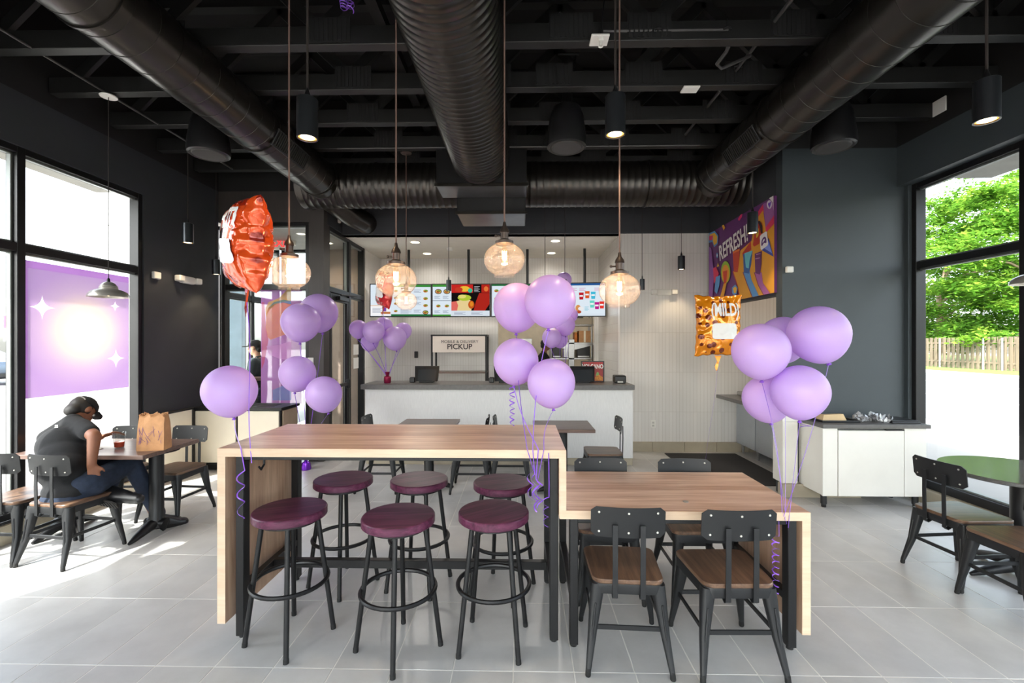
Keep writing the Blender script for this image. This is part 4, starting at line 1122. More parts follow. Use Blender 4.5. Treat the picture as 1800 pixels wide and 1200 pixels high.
# ------------------------------------------------------------------ menu screens
m_sc = {}
def sc(c, s=1.0):
    if (c, s) not in m_sc: m_sc[(c, s)] = EM('screen_colour_%02x%02x%02x' % c, srgb(*c), s * .46)
    return m_sc[(c, s)]
def screen(label, x0, x1, z0, z1, Y, rz=0, draw=None):
    cx, cz = (x0 + x1) / 2, (z0 + z1) / 2; w, h = (x1 - x0), (z1 - z0)
    t = thing('menu_screen', label, 'screen', (cx, Y, cz), rz, 'menu screens above the counter')
    obj('housing', MB().bbox(-w/2, w/2, 0, .05, -h/2, h/2, .004), m_blackp, t)
    obj('display', MB().face([(-w/2 + .018, -.0015, -h/2 + .018), (w/2 - .018, -.0015, -h/2 + .018), (w/2 - .018, -.0015, h/2 - .018), (-w/2 + .018, -.0015, h/2 - .018)]), sc((226, 238, 248)), t)
    W, H = w - .036, h - .036
    lay = {}; cnt = [0]
    def P(u, v): return Vector((-W/2 + u * W, -.0025 - cnt[0] * .0002, H/2 - v * H))
    def poly(col, pts, name='printed_panel'):
        cnt[0] += 1; lay.setdefault((name, col), MB()).face([P(*q) for q in pts])
    def rect(col, u0, v0, u1, v1, name='printed_panel'): poly(col, [(u0, v0), (u0, v1), (u1, v1), (u1, v0)], name)
    def oval(col, u, v, a, b, name='printed_food', a0=0, a1=2*pi):
        poly(col, [(u + a * cos(a0 + (a1 - a0) * k / 14), v + b * sin(a0 + (a1 - a0) * k / 14)) for k in range(15 if a1 - a0 < 6 else 14)], name)
    draw(poly, rect, oval)
    for (name, col), mb in lay.items():
        o = obj(name, mb, sc(col), t)
        if len(mb.f) > 1: o['kind'] = 'stuff'
    obj('ceiling_pole', MB().tube((w * .12, .06, h/2 - .05), (w * .12, .06, 3.30 - cz), .024, n=12).bbox(w*.12 - .1, w*.12 + .1, .04, .08, -h*.2, h*.2, .004), m_blackm, t)
    return t
def lines(rect, u0, v0, n, w, dv=.035, col=(150, 160, 180)):
    for k in range(n): rect(col, u0, v0 + k * dv, u0 + w * (1 - .25 * (k % 2)), v0 + k * dv + .014, 'menu_lines')
def food(oval, u, v, s=1, taco=False, dark=False):
    if dark: oval((40, 30, 30), u, v, .055 * s, .075 * s)
    oval((214, 170, 96), u, v, .045 * s, .055 * s)
    oval((120, 150, 60), u + .008, v - .012, .032 * s, .03 * s)
    oval((170, 70, 40), u - .008, v + .016, .026 * s, .02 * s)
def d1_(poly, rect, oval):
    rect((60, 140, 60), .3, 0, 1, .07); rect((40, 110, 60), .34, .94, 1, 1)
    rect((240, 170, 60), 0, .66, .33, .675); rect((250, 250, 252), 0, .68, .33, .99)
    lines(rect, .03, .74, 5, .18); rect((120, 70, 160), .2, .72, .26, .85); rect((190, 120, 70), .17, .86, .33, .93)
    for v in (.2, .44, .66, .88): food(oval, .915, v, .9, dark=v > .8)
    for v in (.2, .42, .6, .84): food(oval, .42, v, .7); lines(rect, .50, v - .05, 4, .18); lines(rect, .72, v - .04, 3, .12)
def d2_(poly, rect, oval):
    rect((70, 150, 60), 0, 0, .32, .07); rect((70, 150, 60), 0, .95, .32, 1)
    rect((40, 50, 70), 0, .50, .32, .515); rect((22, 18, 18), .33, 0, 1, .83)
    for u, v in ((.10, .22), (.25, .22)): food(oval, u, v, 1.1, dark=True)
    for u, v in ((.10, .68), (.25, .68)): food(oval, u, v, .9)
    for u in (.03, .18):
        lines(rect, u, .36, 3, .1); lines(rect, u, .82, 3, .1)
    rect((200, 40, 36), .33, 0, .71, .26); oval((240, 190, 60), .56, .14, .10, .09); oval((200, 60, 40), .46, .16, .07, .08); oval((60, 190, 150), .66, .19, .04, .07)
    rect((180, 40, 30), .86, 0, 1, .26); oval((230, 120, 60), .94, .14, .04, .08); lines(rect, .73, .06, 5, .1, .04, (190, 190, 196))
    poly((176, 40, 30), [(.82, .27), (1, .27), (1, .62), (.92, .83), (.72, .83), (.76, .55)], 'printed_sleeve')
    oval((226, 200, 140), .52, .66, .16, .17, 'printed_wrap'); poly((234, 210, 150), [(.40, .83), (.44, .52), (.60, .42), (.70, .55), (.68, .83)], 'printed_wrap')
    oval((180, 200, 60), .56, .42, .12, .10); oval((230, 220, 120), .52, .38, .07, .06); oval((200, 90, 30), .68, .64, .055, .13); oval((230, 140, 40), .685, .62, .03, .08)
    poly((226, 110, 100), [(.33, .55), (.42, .53), (.45, .66), (.43, .83), (.33, .83)], 'printed_hand')
    rect((220, 230, 240), .33, .83, 1, 1); lines(rect, .38, .87, 3, .2); lines(rect, .68, .87, 3, .2)
def d3_(poly, rect, oval):
    for i in range(3):
        for v in (.2, .45, .7, .9): food(oval, .08 + .32 * i, v, .9); lines(rect, .16 + .32 * i, v - .05, 4, .14)
    rect((40, 110, 60), 0, 0, 1, .05)
def d4_(poly, rect, oval):
    rect((40, 90, 150), 0, 0, 1, .06)
    for u, v, c in ((.56, .38, (190, 30, 44)), (.67, .34, (220, 90, 40)), (.78, .36, (70, 190, 220)), (.76, .63, (110, 214, 200)), (.85, .68, (190, 30, 140)), (.94, .66, (230, 60, 50))):
        poly(c, [(u - .045, v - .10), (u + .045, v - .10), (u + .035, v + .12), (u - .035, v + .12)], 'printed_drink')
        rect((250, 250, 250), u - .035, v - .02, u + .03, v + .03, 'printed_drink')
    oval((220, 150, 90), .50, .76, .05, .10); oval((180, 80, 50), .52, .88, .04, .05); oval((240, 240, 240), .55, .78, .05, .06)
    for u in (.36, .52, .80): lines(rect, u, .14, 3, .12, .035, (220, 160, 190))
    lines(rect, .30, .34, 4, .1); lines(rect, .62, .72, 4, .08, .035, (120, 200, 220)); rect((200, 205, 220), .2, .95, 1, .96)
SY = 8.0
screen('menu screen farthest left, half behind the red foil balloon', -2.68, -1.59, 2.10, 2.69, SY, radians(3), d1_)
screen('menu screen showing a large wrap in a red glove', -1.585, -.545, 2.10, 2.69, SY, 0, d2_)
screen('menu screen behind the two largest middle balloons', -.54, .50, 2.10, 2.69, SY, 0, d3_)
screen('menu screen farthest right, showing red, blue and violet drinks', .505, 1.47, 2.10, 2.70, SY - .03, radians(-5), d4_)

# ------------------------------------------------------------------ pickup shelf
t = thing('pickup_shelf', 'black framed pickup shelf with a pale sign panel behind the counter', 'shelf', (-1.1, 8.3, 0))
for x in (-1.60, -.63):
    for y in (8.1, 8.5):
        obj('upright', MB().bbox(x - .016, x + .016, y - .016, y + .016, 0, 1.79, .002), m_blackm, t, world=True)
obj('top_rail', MB().bbox(-1.62, -.61, 8.085, 8.515, 1.76, 1.795, .002), m_blackm, t, world=True)
for z in (1.10, .7, .3):
    obj('shelf_board', MB().bbox(-1.6, -.63, 8.1, 8.5, z, z + .03, .002), m_dtop, t, world=True)
s = obj('sign_panel', MB().bbox(-1.58, -.65, 8.06, 8.085, 1.475, 1.765, .002), M('pale_pink_sign', srgb(226, 214, 204), .5, var=.01), t, world=True)
m_ink = M('dark_ink', srgb(50, 42, 46), .6)
text('lettering', 'MOBILE & DELIVERY', .075, m_ink, s, Matrix.Translation((-1.10, 8.058, 1.665)) @ UPX, .0005)
text('lettering', 'PICKUP', .135, m_ink, s, Matrix.Translation((-1.10, 8.058, 1.575)) @ UPX, .0005, .002)

# ------------------------------------------------------------------ mural on the header
def PM(name, c, rough=.55): return M(name, srgb(*c), rough, var=.03)
mur = thing('wall_mural', 'colourful printed mural reading REFRESH with cups and raised arms', 'mural', (2.80, 6.0, 2.74))
XM = 2.80
def mu(x, y): p = atx(1230 + x / 6, 330 + y / 6, XM); return p
Y_a, Y_b = mu(103, 500).y, mu(785, 500).y
Z_t, Z_b = 3.275, 2.20
obj('print_board', MB().box(XM + .002, 2.83, Y_b, Y_a, Z_b, Z_t), PM('mural_purple', (104, 50, 112)), mur, world=True)
ml = [0]
def mp(name, col, pts, grp=None):
    ml[0] += 1; d = ml[0] * .00035
    q = [mu(*p) for p in pts]
    v = [Vector((XM + .001 - d, min(max(p.y, Y_b), Y_a), min(max(p.z, Z_b), Z_t))) for p in q]
    key = 'mural_%02x%02x%02x' % col
    m = bpy.data.materials.get(key) or PM(key, col)
    return obj(name, MB().face(v), m, mur, world=True)
def ell(cx, cy, a, b, n=18): return [(cx + a * cos(2*pi*k/n), cy + b * sin(2*pi*k/n)) for k in range(n)]
OR, PK, LI, BL = (226, 158, 44), (222, 54, 96), (160, 96, 160), (92, 150, 206)
mp('colour_panel', PK, [(560, 330), (672, 165), (690, 240), (575, 420)])
mp('colour_panel', OR, [(585, 350), (668, 235), (700, 470), (800, 370), (800, 1200), (430, 1210), (430, 1020), (400, 870), (430, 660), (545, 560)])
mp('colour_panel', LI, [(668, 170), (730, 140), (800, 90), (800, 300), (695, 430)])
mp('colour_panel', PK, [(693, 420), (800, 280), (800, 370), (700, 470)])
mp('colour_panel', (200, 60, 50), [(450, 690), (540, 560), (545, 650), (455, 730)])
for k, (c, dk, pts) in enumerate((((226, 158, 44), (190, 60, 44), [(355, 880), (425, 880), (432, 990), (560, 1230), (430, 1230), (400, 1020)]),
        (BL, (140, 50, 70), [(462, 890), (530, 880), (548, 970), (625, 1230), (560, 1230), (500, 1000)]),
        ((166, 92, 160), (140, 50, 70), [(582, 890), (655, 890), (668, 1000), (745, 1230), (680, 1230), (625, 1030)]))):
    mp('arm_outline', dk, [(x - 9, y) for x, y in pts]); mp('raised_arm', c, pts)
mp('drink_cup', (206, 70, 44), [(350, 680), (425, 648), (415, 800), (402, 890), (362, 885)])
mp('drink_cup', (226, 120, 50), [(352, 672), (424, 640), (424, 662), (352, 694)])
mp('drink_cup', (52, 96, 160), [(460, 700), (560, 668), (545, 810), (522, 905), (468, 895)])
mp('drink_cup', (110, 196, 206), [(475, 690), (560, 660), (530, 760), (520, 850), (490, 840)])
mp('drink_cup', (104, 44, 100), [(583, 695), (660, 665), (655, 810), (640, 915), (590, 900)])
mp('drink_swirl', (196, 150, 190), [(590, 745), (640, 735), (640, 742), (590, 753)])
mp('drink_swirl', (196, 150, 190), [(600, 700), (645, 690), (645, 697), (600, 708)])
mp('tall_drink', (196, 56, 40), [(565, 600), (590, 430), (620, 350), (660, 370), (668, 470), (632, 590), (578, 620)])
mp('tall_drink', (240, 200, 60), [(600, 520), (610, 420), (630, 430), (625, 500), (605, 530)])
mp('straw', (60, 34, 40), [(615, 350), (640, 350), (665, 400), (668, 480), (650, 480), (640, 410)])
mp('confetti', (60, 72, 160), [(655, 655), (730, 530), (790, 725)])
mp('confetti', (130, 150, 226), [(690, 640), (728, 560), (770, 690)])
mp('emblem_tile', (240, 236, 236), [(640, 515), (652, 495), (700, 462), (716, 462), (728, 590), (720, 610), (660, 655), (648, 645)])
mp('emblem_bell', (92, 44, 120), [(655, 600), (660, 555), (672, 530), (688, 515), (703, 520), (710, 545), (712, 575), (700, 585), (688, 580), (676, 592), (668, 610), (658, 612)])
mp('emblem_bell', (240, 236, 236), [(668, 572), (676, 548), (690, 536), (694, 552), (682, 566), (674, 584)])
mp('confetti', (240, 232, 232), [(740, 96), (790, 66), (790, 240), (775, 150)])
mp('heart_badge', (236, 226, 236), ell(743, 176, 27, 46)); mp('heart', (120, 70, 190), [(743, 215), (728, 175), (732, 155), (742, 160), (752, 140), (760, 155), (757, 180)])
mp('cup_halo', (150, 190, 60), ell(280, 890, 50, 118)); mp('cup_halo', (230, 150, 50), ell(280, 905, 40, 95))
mp('raised_arm', OR, [(262, 1005), (290, 1000), (270, 1110), (240, 1230), (200, 1230), (240, 1090)])
mp('drink_cup', (206, 60, 40), [(254, 882), (300, 868), (288, 1000), (262, 1012)])
mp('confetti', BL, [(103, 480), (165, 455), (206, 505), (198, 590), (160, 628), (140, 570), (103, 580)])
mp('confetti', (236, 180, 50), [(112, 492), (165, 474), (194, 512), (190, 580), (160, 608), (146, 560), (150, 520), (112, 540)])
mp('confetti', PK, [(108, 510), (150, 500), (140, 550), (108, 555)])
mp('confetti', (150, 90, 170), [(106, 620), (130, 640), (160, 900), (140, 1230), (106, 1230)])
mp('confetti', (220, 54, 90), [(150, 850), (180, 830), (210, 900), (190, 960), (160, 1010)])
mp('confetti', BL, [(180, 940), (225, 920), (215, 1030), (190, 1120), (165, 1090)])
mp('confetti', BL, [(350, 1050), (385, 1020), (412, 1050), (400, 1120), (370, 1130), (352, 1110)])
mp('confetti', (236, 180, 50), [(362, 1060), (385, 1040), (402, 1060), (394, 1105), (372, 1112)])
mp('confetti', (236, 170, 50), [(245, 400), (262, 388), (278, 420), (262, 450)]); mp('confetti', (222, 54, 110), [(415, 330), (440, 285), (462, 275), (455, 310), (425, 350)])
mp('confetti', (236, 190, 60), [(190, 835), (203, 790), (216, 825)]); mp('confetti', BL, ell(194, 712, 10, 28)); mp('confetti', (236, 236, 240), ell(194, 712, 5, 14))
a, b = mu(230, 700), mu(520, 480)
dy, dz_ = a.y - b.y, b.z - a.z
ang = atan2(dz_, dy); L = hypot(dy, dz_)
Tm = Matrix(((0, 0, -1, XM - .025), (-1, 0, 0, (a.y + b.y) / 2), (0, 1, 0, (a.z + b.z) / 2), (0, 0, 0, 1))) @ Matrix.Rotation(ang, 4, 'Z')
text('lettering', 'REFRESH!', .30, PM('mural_white', (236, 228, 226)), mur, Tm, .0005, .006, sx=L / 1.17)

# ------------------------------------------------------------------ printed film on the left window
def filmmat(name, grad=True, base=(226, 190, 236), alpha=.0):
    m, t_, out = nt(name)
    tl = t_.nodes.new('ShaderNodeBsdfTranslucent')
    if grad:
        v = coords(t_, (1, 1, 1), kind='Object')
        sp = t_.nodes.new('ShaderNodeVectorMath'); sp.operation = 'LENGTH'; 
        mp_ = t_.nodes.new('ShaderNodeMapping'); mp_.inputs['Scale'].default_value = (0, 1.0, 1.1); t_.links.new(v, mp_.inputs[0]); t_.links.new(mp_.outputs[0], sp.inputs[0])
        t_.links.new(ramp(t_, sp.outputs['Value'], [(.08, (.60, .57, .46)), (.26, (.50, .43, .40)), (.42, (.41, .33, .41)), (.62, (.36, .27, .40))]), tl.inputs[0])
    else: tl.inputs[0].default_value = (*srgb(*base), 1)
    df = t_.nodes.new('ShaderNodeBsdfDiffuse'); df.inputs[0].default_value = (*srgb(*base), 1)
    mx = t_.nodes.new('ShaderNodeMixShader'); mx.inputs[0].default_value = .12; t_.links.new(tl.outputs[0], mx.inputs[1]); t_.links.new(df.outputs[0], mx.inputs[2])
    if alpha:
        tr = t_.nodes.new('ShaderNodeBsdfTransparent'); m2 = t_.nodes.new('ShaderNodeMixShader'); m2.inputs[0].default_value = alpha
        t_.links.new(mx.outputs[0], m2.inputs[1]); t_.links.new(tr.outputs[0], m2.inputs[2]); t_.links.new(m2.outputs[0], out.inputs['Surface'])
    else: t_.links.new(mx.outputs[0], out.inputs['Surface'])
    return m
fx = XL - .02 - .045
f = thing('window_film', 'pale purple printed film with a yellow glow and white sparkles on the left window', 'poster', (fx, 4.38, 1.76))
m_film = filmmat('lilac_film', True, alpha=.06)
def sparkle(m, stars):
    t_ = m.node_tree; tl = [n for n in t_.nodes if n.type == 'BSDF_TRANSLUCENT'][0]
    col = tl.inputs[0].links[0].from_socket
    tc = t_.nodes.new('ShaderNodeTexCoord'); sp = t_.nodes.new('ShaderNodeSeparateXYZ'); t_.links.new(tc.outputs['Object'], sp.inputs[0])
    def mth(op, a, b=None):
        n = t_.nodes.new('ShaderNodeMath'); n.operation = op; n.use_clamp = False
        for i, q in enumerate((a, b)):
            if q is None: continue
            if isinstance(q, (int, float)): n.inputs[i].default_value = q
            else: t_.links.new(q, n.inputs[i])
        return n.outputs[0]
    for y, z, s_ in stars:
        ay = mth('SQRT', mth('ABSOLUTE', mth('SUBTRACT', sp.outputs[1], y))); az = mth('SQRT', mth('ABSOLUTE', mth('SUBTRACT', sp.outputs[2], z)))
        k = mth('LESS_THAN', mth('ADD', ay, az), sqrt(s_))
        mx = t_.nodes.new('ShaderNodeMix'); mx.data_type = 'RGBA'; t_.links.new(k, mx.inputs['Factor']); t_.links.new(col, mx.inputs['A']); mx.inputs['B'].default_value = (.9, .88, .88, 1)
        col = mx.outputs['Result']
    t_.links.new(col, tl.inputs[0])
sparkle(m_film, ((-.40, .20, .12), (.34, -.28, .11), (.33, .27, .06)))
obj('film_sheet', MB().box(-.0006, .0006, -.52, .50, -.60, .535), m_film, f)
obj('film_border', MB().box(-.0006, .0006, -.555, -.52, -.60, .60).box(-.0006, .0006, -.52, .50, .535, .60), filmmat('purple_film_border', False, (166, 132, 176), .06), f)

# film with a printed snack on the vestibule glass
t = thing('vestibule_poster', 'colourful printed film on the vestibule glass with a large orange rounded shape', 'poster', (-3.42, 6.235, 1.6))
g_y = 6.25
x0_, x1_ = -3.62, -3.05
obj('film_sheet', MB().box(x0_, x1_, g_y - .001, g_y, .80, 2.38), filmmat('violet_film', False, (206, 150, 214), .5), t, world=True)
def vp(name, col, pts, dpt, al=.25):
    obj(name, MB().face([at(460 + (x - 535) / 5.453, 520 + y / 5.453, g_y - .002 - dpt * .0006) for x, y in pts]), filmmat('film_' + name, False, col, al), t, world=True)
def shp(pts): return pts
vp('yellow_band', (238, 226, 110), [(570, 120), (600, 60), (700, 20), (760, -40), (800, -90), (818, -60), (818, 50), (700, 60), (610, 130), (575, 200)], 1)
vp('blue_band', (130, 206, 226), [(600, 110), (650, 60), (740, 35), (818, 50), (818, 85), (740, 60), (660, 85), (612, 130)], 2)
vp('orange_shape', (250, 186, 120), [(580, 160), (600, 110), (660, 75), (740, 62), (818, 80), (818, 330), (760, 370), (620, 420), (585, 390), (572, 300)], 3)
vp('red_edge', (226, 110, 130), [(535, 60), (560, 60), (575, 300), (600, 420), (560, 640), (535, 700)], 4, .4)
vp('pale_wave', (240, 200, 236), [(580, 480), (700, 470), (818, 430), (818, 620), (700, 600), (600, 560)], 5, .4)
vp('blue_wave', (140, 206, 240), [(640, 900), (740, 860), (818, 900), (818, 1000), (640, 1000)], 6, .4)
# ------------------------------------------------------------------ latex balloons
def balloonmat():
    m, t_, out = nt('lilac_latex')
    b = t_.nodes.new('ShaderNodeBsdfPrincipled')
    b.inputs['Base Color'].default_value = (*srgb(224, 194, 246), 1); b.inputs['Roughness'].default_value = .34
    tl = t_.nodes.new('ShaderNodeBsdfTranslucent'); tl.inputs[0].default_value = (*srgb(220, 172, 248), 1)
    mx = t_.nodes.new('ShaderNodeMixShader'); mx.inputs[0].default_value = .34
    t_.links.new(b.outputs[0], mx.inputs[1]); t_.links.new(tl.outputs[0], mx.inputs[2]); t_.links.new(mx.outputs[0], out.inputs['Surface'])
    return m
m_bal = balloonmat()
m_rib = M('purple_curling_ribbon', srgb(140, 84, 214), .3, var=.1, coat=.4)
bal_prof = []
for i in range(25):
    a = pi * i / 24
    z = -cos(a); r = sin(a)
    if z < 0: z = z * 1.10; r = r * (1 - .10 * (-z) ** 2)
    bal_prof.append((max(r, .0), z + .10 * 0))
bal_me = MB().lathe(bal_prof, 40).mesh('latex_envelope'); bal_me.shade_smooth(); bal_me.materials.append(m_bal)
knot_me = MB().lathe([(0, -1.17), (.075, -1.20), (.09, -1.175), (.05, -1.15), (.045, -1.12), (.10, -1.085), (0, -1.05)], 16).mesh('knot'); knot_me.shade_smooth(); knot_me.materials.append(M('violet_latex_knot', srgb(128, 70, 190), .4))
def curl(p, n, rad, drop, ph=0):
    pts = []
    for k in range(n * 12 + 1):
        a = 2 * pi * k / 12 + ph; f = k / (n * 12)
        pts.append(p + Vector((cos(a) * rad * (1 - .3 * f) - rad * cos(ph), sin(a) * rad - rad * sin(ph), -drop * f)))
    return pts
def ribbon(t, a, b, sag=.02, tail=None, w=.0036, via=None):
    a, b = Vector(a), Vector(b); e_ = b
    if via is not None: b = Vector(via)
    side = Vector((R.uniform(-1, 1), R.uniform(-1, 1), 0)) * sag
    pts = [a.lerp(b, i / 14) + side * sin(pi * i / 14) for i in range(15)]
    if via is not None: pts += [b.lerp(e_, i / 4) for i in range(1, 5)]
    if tail: pts += curl(e_, *tail)[1:]
    obj('ribbon', MB().sweep(pts, w, 5, flat=.25), m_rib, t, True, True)
def balloon(label, px, py, Y, r, anchor, group, tilt=(0, 0), tail=None, sag=.03, extra=None, via=None):
    c = at(px, py, Y)
    t = thing('latex_balloon', label, 'balloon', tuple(c), 0, group)
    e = Euler((radians(tilt[0]), radians(tilt[1]), R.uniform(0, 6)))
    for nm, me in (('latex_envelope', bal_me), ('knot', knot_me)):
        o = bpy.data.objects.new(nm, me); COL.objects.link(o); o.parent = t
        o.rotation_euler = Euler((radians(tilt[0]), radians(tilt[1]), 0)); o.scale = (r, r, r) if nm != 'knot' else (r, r, r)
    k = c + Euler((radians(tilt[0]), radians(tilt[1]), 0)).to_matrix() @ Vector((0, 0, -1.16 * r))
    if anchor is not None: ribbon(t, k, anchor, sag, tail, via=via)
    if extra: obj('ribbon_curl', MB().sweep(curl(k, *extra), .0038, 5, flat=.25), m_rib, t, True, True)
G1 = 'lilac balloons tied to the left end of the tall table'
AL = Vector((-1.50, 2.436, .95))
balloon('lilac latex balloon floating alone in front, over the left end of the tall table', 404, 686, 2.62, .145, AL, 'lilac balloon at the left table end', (4, -6), (3, .02, .26, 1.0), via=(-1.525, 2.440, 1.074))
mur_ = None
ribbon_anchor = Vector((-2.80, 5.86, .22))
for lb, px, py, Y, r, tl in (
    ('upper left lilac balloon of the four in front of the vestibule post', 529, 566, 5.49, .228, (5, 5)),
    ('upper right and highest lilac balloon of the four in front of the vestibule post', 560, 549, 5.94, .245, (6, -8)),
    ('lower left lilac balloon of the four in front of the vestibule post', 523, 656, 5.46, .211, (4, 10)),
    ('lowest lilac balloon of the four in front of the vestibule post, at the right', 569, 692, 5.30, .206, (4, -12))):
    balloon(lb, px, py, Y, r, ribbon_anchor + Vector((R.uniform(-.03, .03), R.uniform(-.02, .02), 0)), 'four lilac balloons by the vestibule post', tl)
w = thing('balloon_weight', 'purple foil balloon weight on the floor beside the cream waste cabinet', 'weight', (ribbon_anchor.x, 5.86, 0))
obj('weight_body', MB().lathe([(0, 0), (.06, 0), (.065, .02), (.05, .09), (.02, .11), (.04, .16), (0, .13)], 14, Matrix.Translation((ribbon_anchor.x, 5.86, 0))), M('purple_foil', srgb(120, 50, 190), .2, .7), w, True, True)
obj('ribbon', MB().sweep([(ribbon_anchor.x, 5.86, .12), tuple(ribbon_anchor)], .004, 5), m_rib, w, True, True)
CL = Vector((at(681, 668, 6.32).x, 6.32, 1.20))
for lb, px, py, Y, r, tl in (
    ('far left lilac balloon of the bunch on the counter end', 630, 578, 6.30, .126, (0, 4)),
    ('front lilac balloon in the middle of the bunch on the counter end', 657, 582, 6.11, .145, (0, 2)),
    ('topmost lilac balloon at the back of the bunch on the counter end', 674, 573, 6.45, .130, (0, 0)),
    ('lowest lilac balloon peeping from under the bunch on the counter end', 650, 601, 6.43, .124, (0, 6)),
    ('large egg-shaped lilac balloon at the right front of the bunch on the counter end', 694, 594, 6.30, .162, (0, -8)),
    ('rear right lilac balloon of the bunch on the counter end', 709, 581, 6.56, .119, (0, -6))):
    balloon(lb, px, py, Y, r, CL + Vector((R.uniform(-.03, .03), R.uniform(-.02, .02), 0)), 'lilac balloon bunch at the left end of the counter', tl, sag=.015, tail=None)
w = thing('balloon_weight', 'magenta and red balloon weight on the left end of the counter', 'weight', (CL.x, 6.32, 1.085))
obj('weight_body', MB().lathe([(0, 1.085), (.045, 1.085), (.05, 1.10), (.05, 1.17), (.02, 1.19), (.035, 1.24), (0, 1.21)], 14, Matrix.Translation((CL.x, 6.32, 0))), M('magenta_foil', srgb(150, 30, 70), .25, .6), w, True, True)
CC = Vector((.065, 2.434, .96))
for i, (lb, px, py, Y, r, tl) in enumerate((
    ('upper left lilac balloon of the four over the right end of the tall table', 909, 539, 2.94, .154, (4, 2)),
    ('largest topmost lilac balloon of the four over the right end of the tall table', 967, 528, 2.70, .151, (3, 3)),
    ('lower left lilac balloon of the four over the tall table, with a long ribbon curl', 907, 634, 2.79, .138, (3, 5)),
    ('lower right lilac balloon of the four over the right end of the tall table', 969, 672, 2.64, .138, (3, -5)))):
    a = CC + Vector((.006 * i, -.002 * i, -.02 * i))
    balloon(lb, px, py, Y, r, a, 'four lilac balloons over the tall table', tl, (2, .018, .16, i * 1.6), .03, (7, .017, .24, 1) if i == 2 else None, via=(.03 + .03 * i, 2.440, 1.074))
o = obj('ribbon_curl', MB().sweep([(.15, 2.52, 1.06), (.145, 2.44, 1.05), (.147, 2.43, .9)] + curl(Vector((.147, 2.43, .82)), 3, .018, .16, 0), .0028, 5, flat=.25), m_rib, None, True)
tag(o, 'loose purple ribbon curl hanging over the right front corner of the tall table', 'ribbon')
CK = Vector((at(985, 674, 6.35).x, 6.35, 1.20))
for lb, px, py, Y, r, tl in (
    ('small far lilac balloon peeping over the largest middle balloon', 991, 492, 6.50, .112, (0, 0)),
    ('far lilac balloon right of the largest middle balloon, in front of the menu screen', 1003, 553, 6.55, .105, (0, -4)),
    ('far lilac balloon below the right edge of the largest middle balloon', 993, 571, 6.35, .142, (0, -4)),
    ('far darker lilac balloon directly below the largest middle balloon', 970, 593, 6.20, .132, (0, 3)),
    ('far lilac balloon mostly hidden at the bottom of the rear bunch', 984, 596, 6.50, .118, (0, -2))):
    balloon(lb, px, py, Y, r, CK + Vector((R.uniform(-.05, .05), R.uniform(-.02, .02), 0)), 'far lilac balloon bunch on the counter', tl, sag=.015)
w = thing('balloon_weight', 'purple balloon weight on the counter behind the middle balloons', 'weight', (CK.x, 6.35, 1.085))
obj('weight_body', MB().lathe([(0, 1.085), (.045, 1.085), (.05, 1.10), (.05, 1.17), (.02, 1.19), (.035, 1.24), (0, 1.21)], 14, Matrix.Translation((CK.x, 6.35, 0))), bpy.data.materials['purple_foil'], w, True, True)
CR = Vector((1.375, 2.515, .70)); CR2 = Vector((1.365, 2.44, .60))
for i, (lb, px, py, Y, r, tl) in enumerate((
    ('left front lilac balloon of the five over the low table', 1337, 616, 2.52, .147, (4, -4)),
    ('upper right lilac balloon of the five, the largest, leaning to the right', 1438, 587, 2.62, .158, (4, -22)),
    ('rear lilac balloon hidden between the others of the five over the low table', 1376, 596, 2.92, .142, (3, -6)),
    ('lower left lilac balloon of the five, half behind its right neighbour', 1348, 700, 2.76, .136, (4, -12)),
    ('lower right lilac balloon of the five over the low table', 1406, 688, 2.48, .141, (4, -2)))):
    balloon(lb, px, py, Y, r, (1.38 + .008 * i, 2.44, .742 - .02 * i), 'five lilac balloons over the low table', tl, None, .02, (1, .03, .03, 2) if i == 4 else None)
o = obj('ribbon_curl', MB().sweep([(1.36, 2.435, .70)] + curl(Vector((1.36, 2.433, .62)), 9, .018, .30, 0), .0032, 5, flat=.3), m_rib, None, True)
tag(o, 'bunched purple ribbon curls hanging from the low table beside its right leg', 'ribbon')
o = obj('ribbon_curl', MB().sweep(curl(at(612, 2, 3.2), 3, .03, .06, 0) + curl(at(622, 4, 3.2), 2, .03, .08, 1), .004, 5, flat=.3), m_rib, None, True)
tag(o, 'purple ribbon curl caught high among the ceiling joists', 'ribbon')

# ------------------------------------------------------------------ foil balloons
def foilmat(name, base, flame, k=11):
    m, t_, out = nt(name); b = principled(t_, out)
    v = coords(t_, (1, 1, 1)); 
    vo = t_.nodes.new('ShaderNodeTexVoronoi'); vo.inputs['Scale'].default_value = k; vo.inputs['Randomness'].default_value = .55
    sp = t_.nodes.new('ShaderNodeSeparateXYZ'); t_.links.new(v, sp.inputs[0]); cb = t_.nodes.new('ShaderNodeCombineXYZ')
    t_.links.new(sp.outputs[0], cb.inputs[0]); t_.links.new(sp.outputs[2], cb.inputs[1]); t_.links.new(cb.outputs[0], vo.inputs['Vector'])
    t_.links.new(ramp(t_, vo.outputs['Distance'], [(.36, flame), (.40, base)]), b.inputs['Base Color'])
    b.inputs['Metallic'].default_value = .3; b.inputs['Roughness'].default_value = .16
    b.inputs['Coat Weight'].default_value = .5
    return m
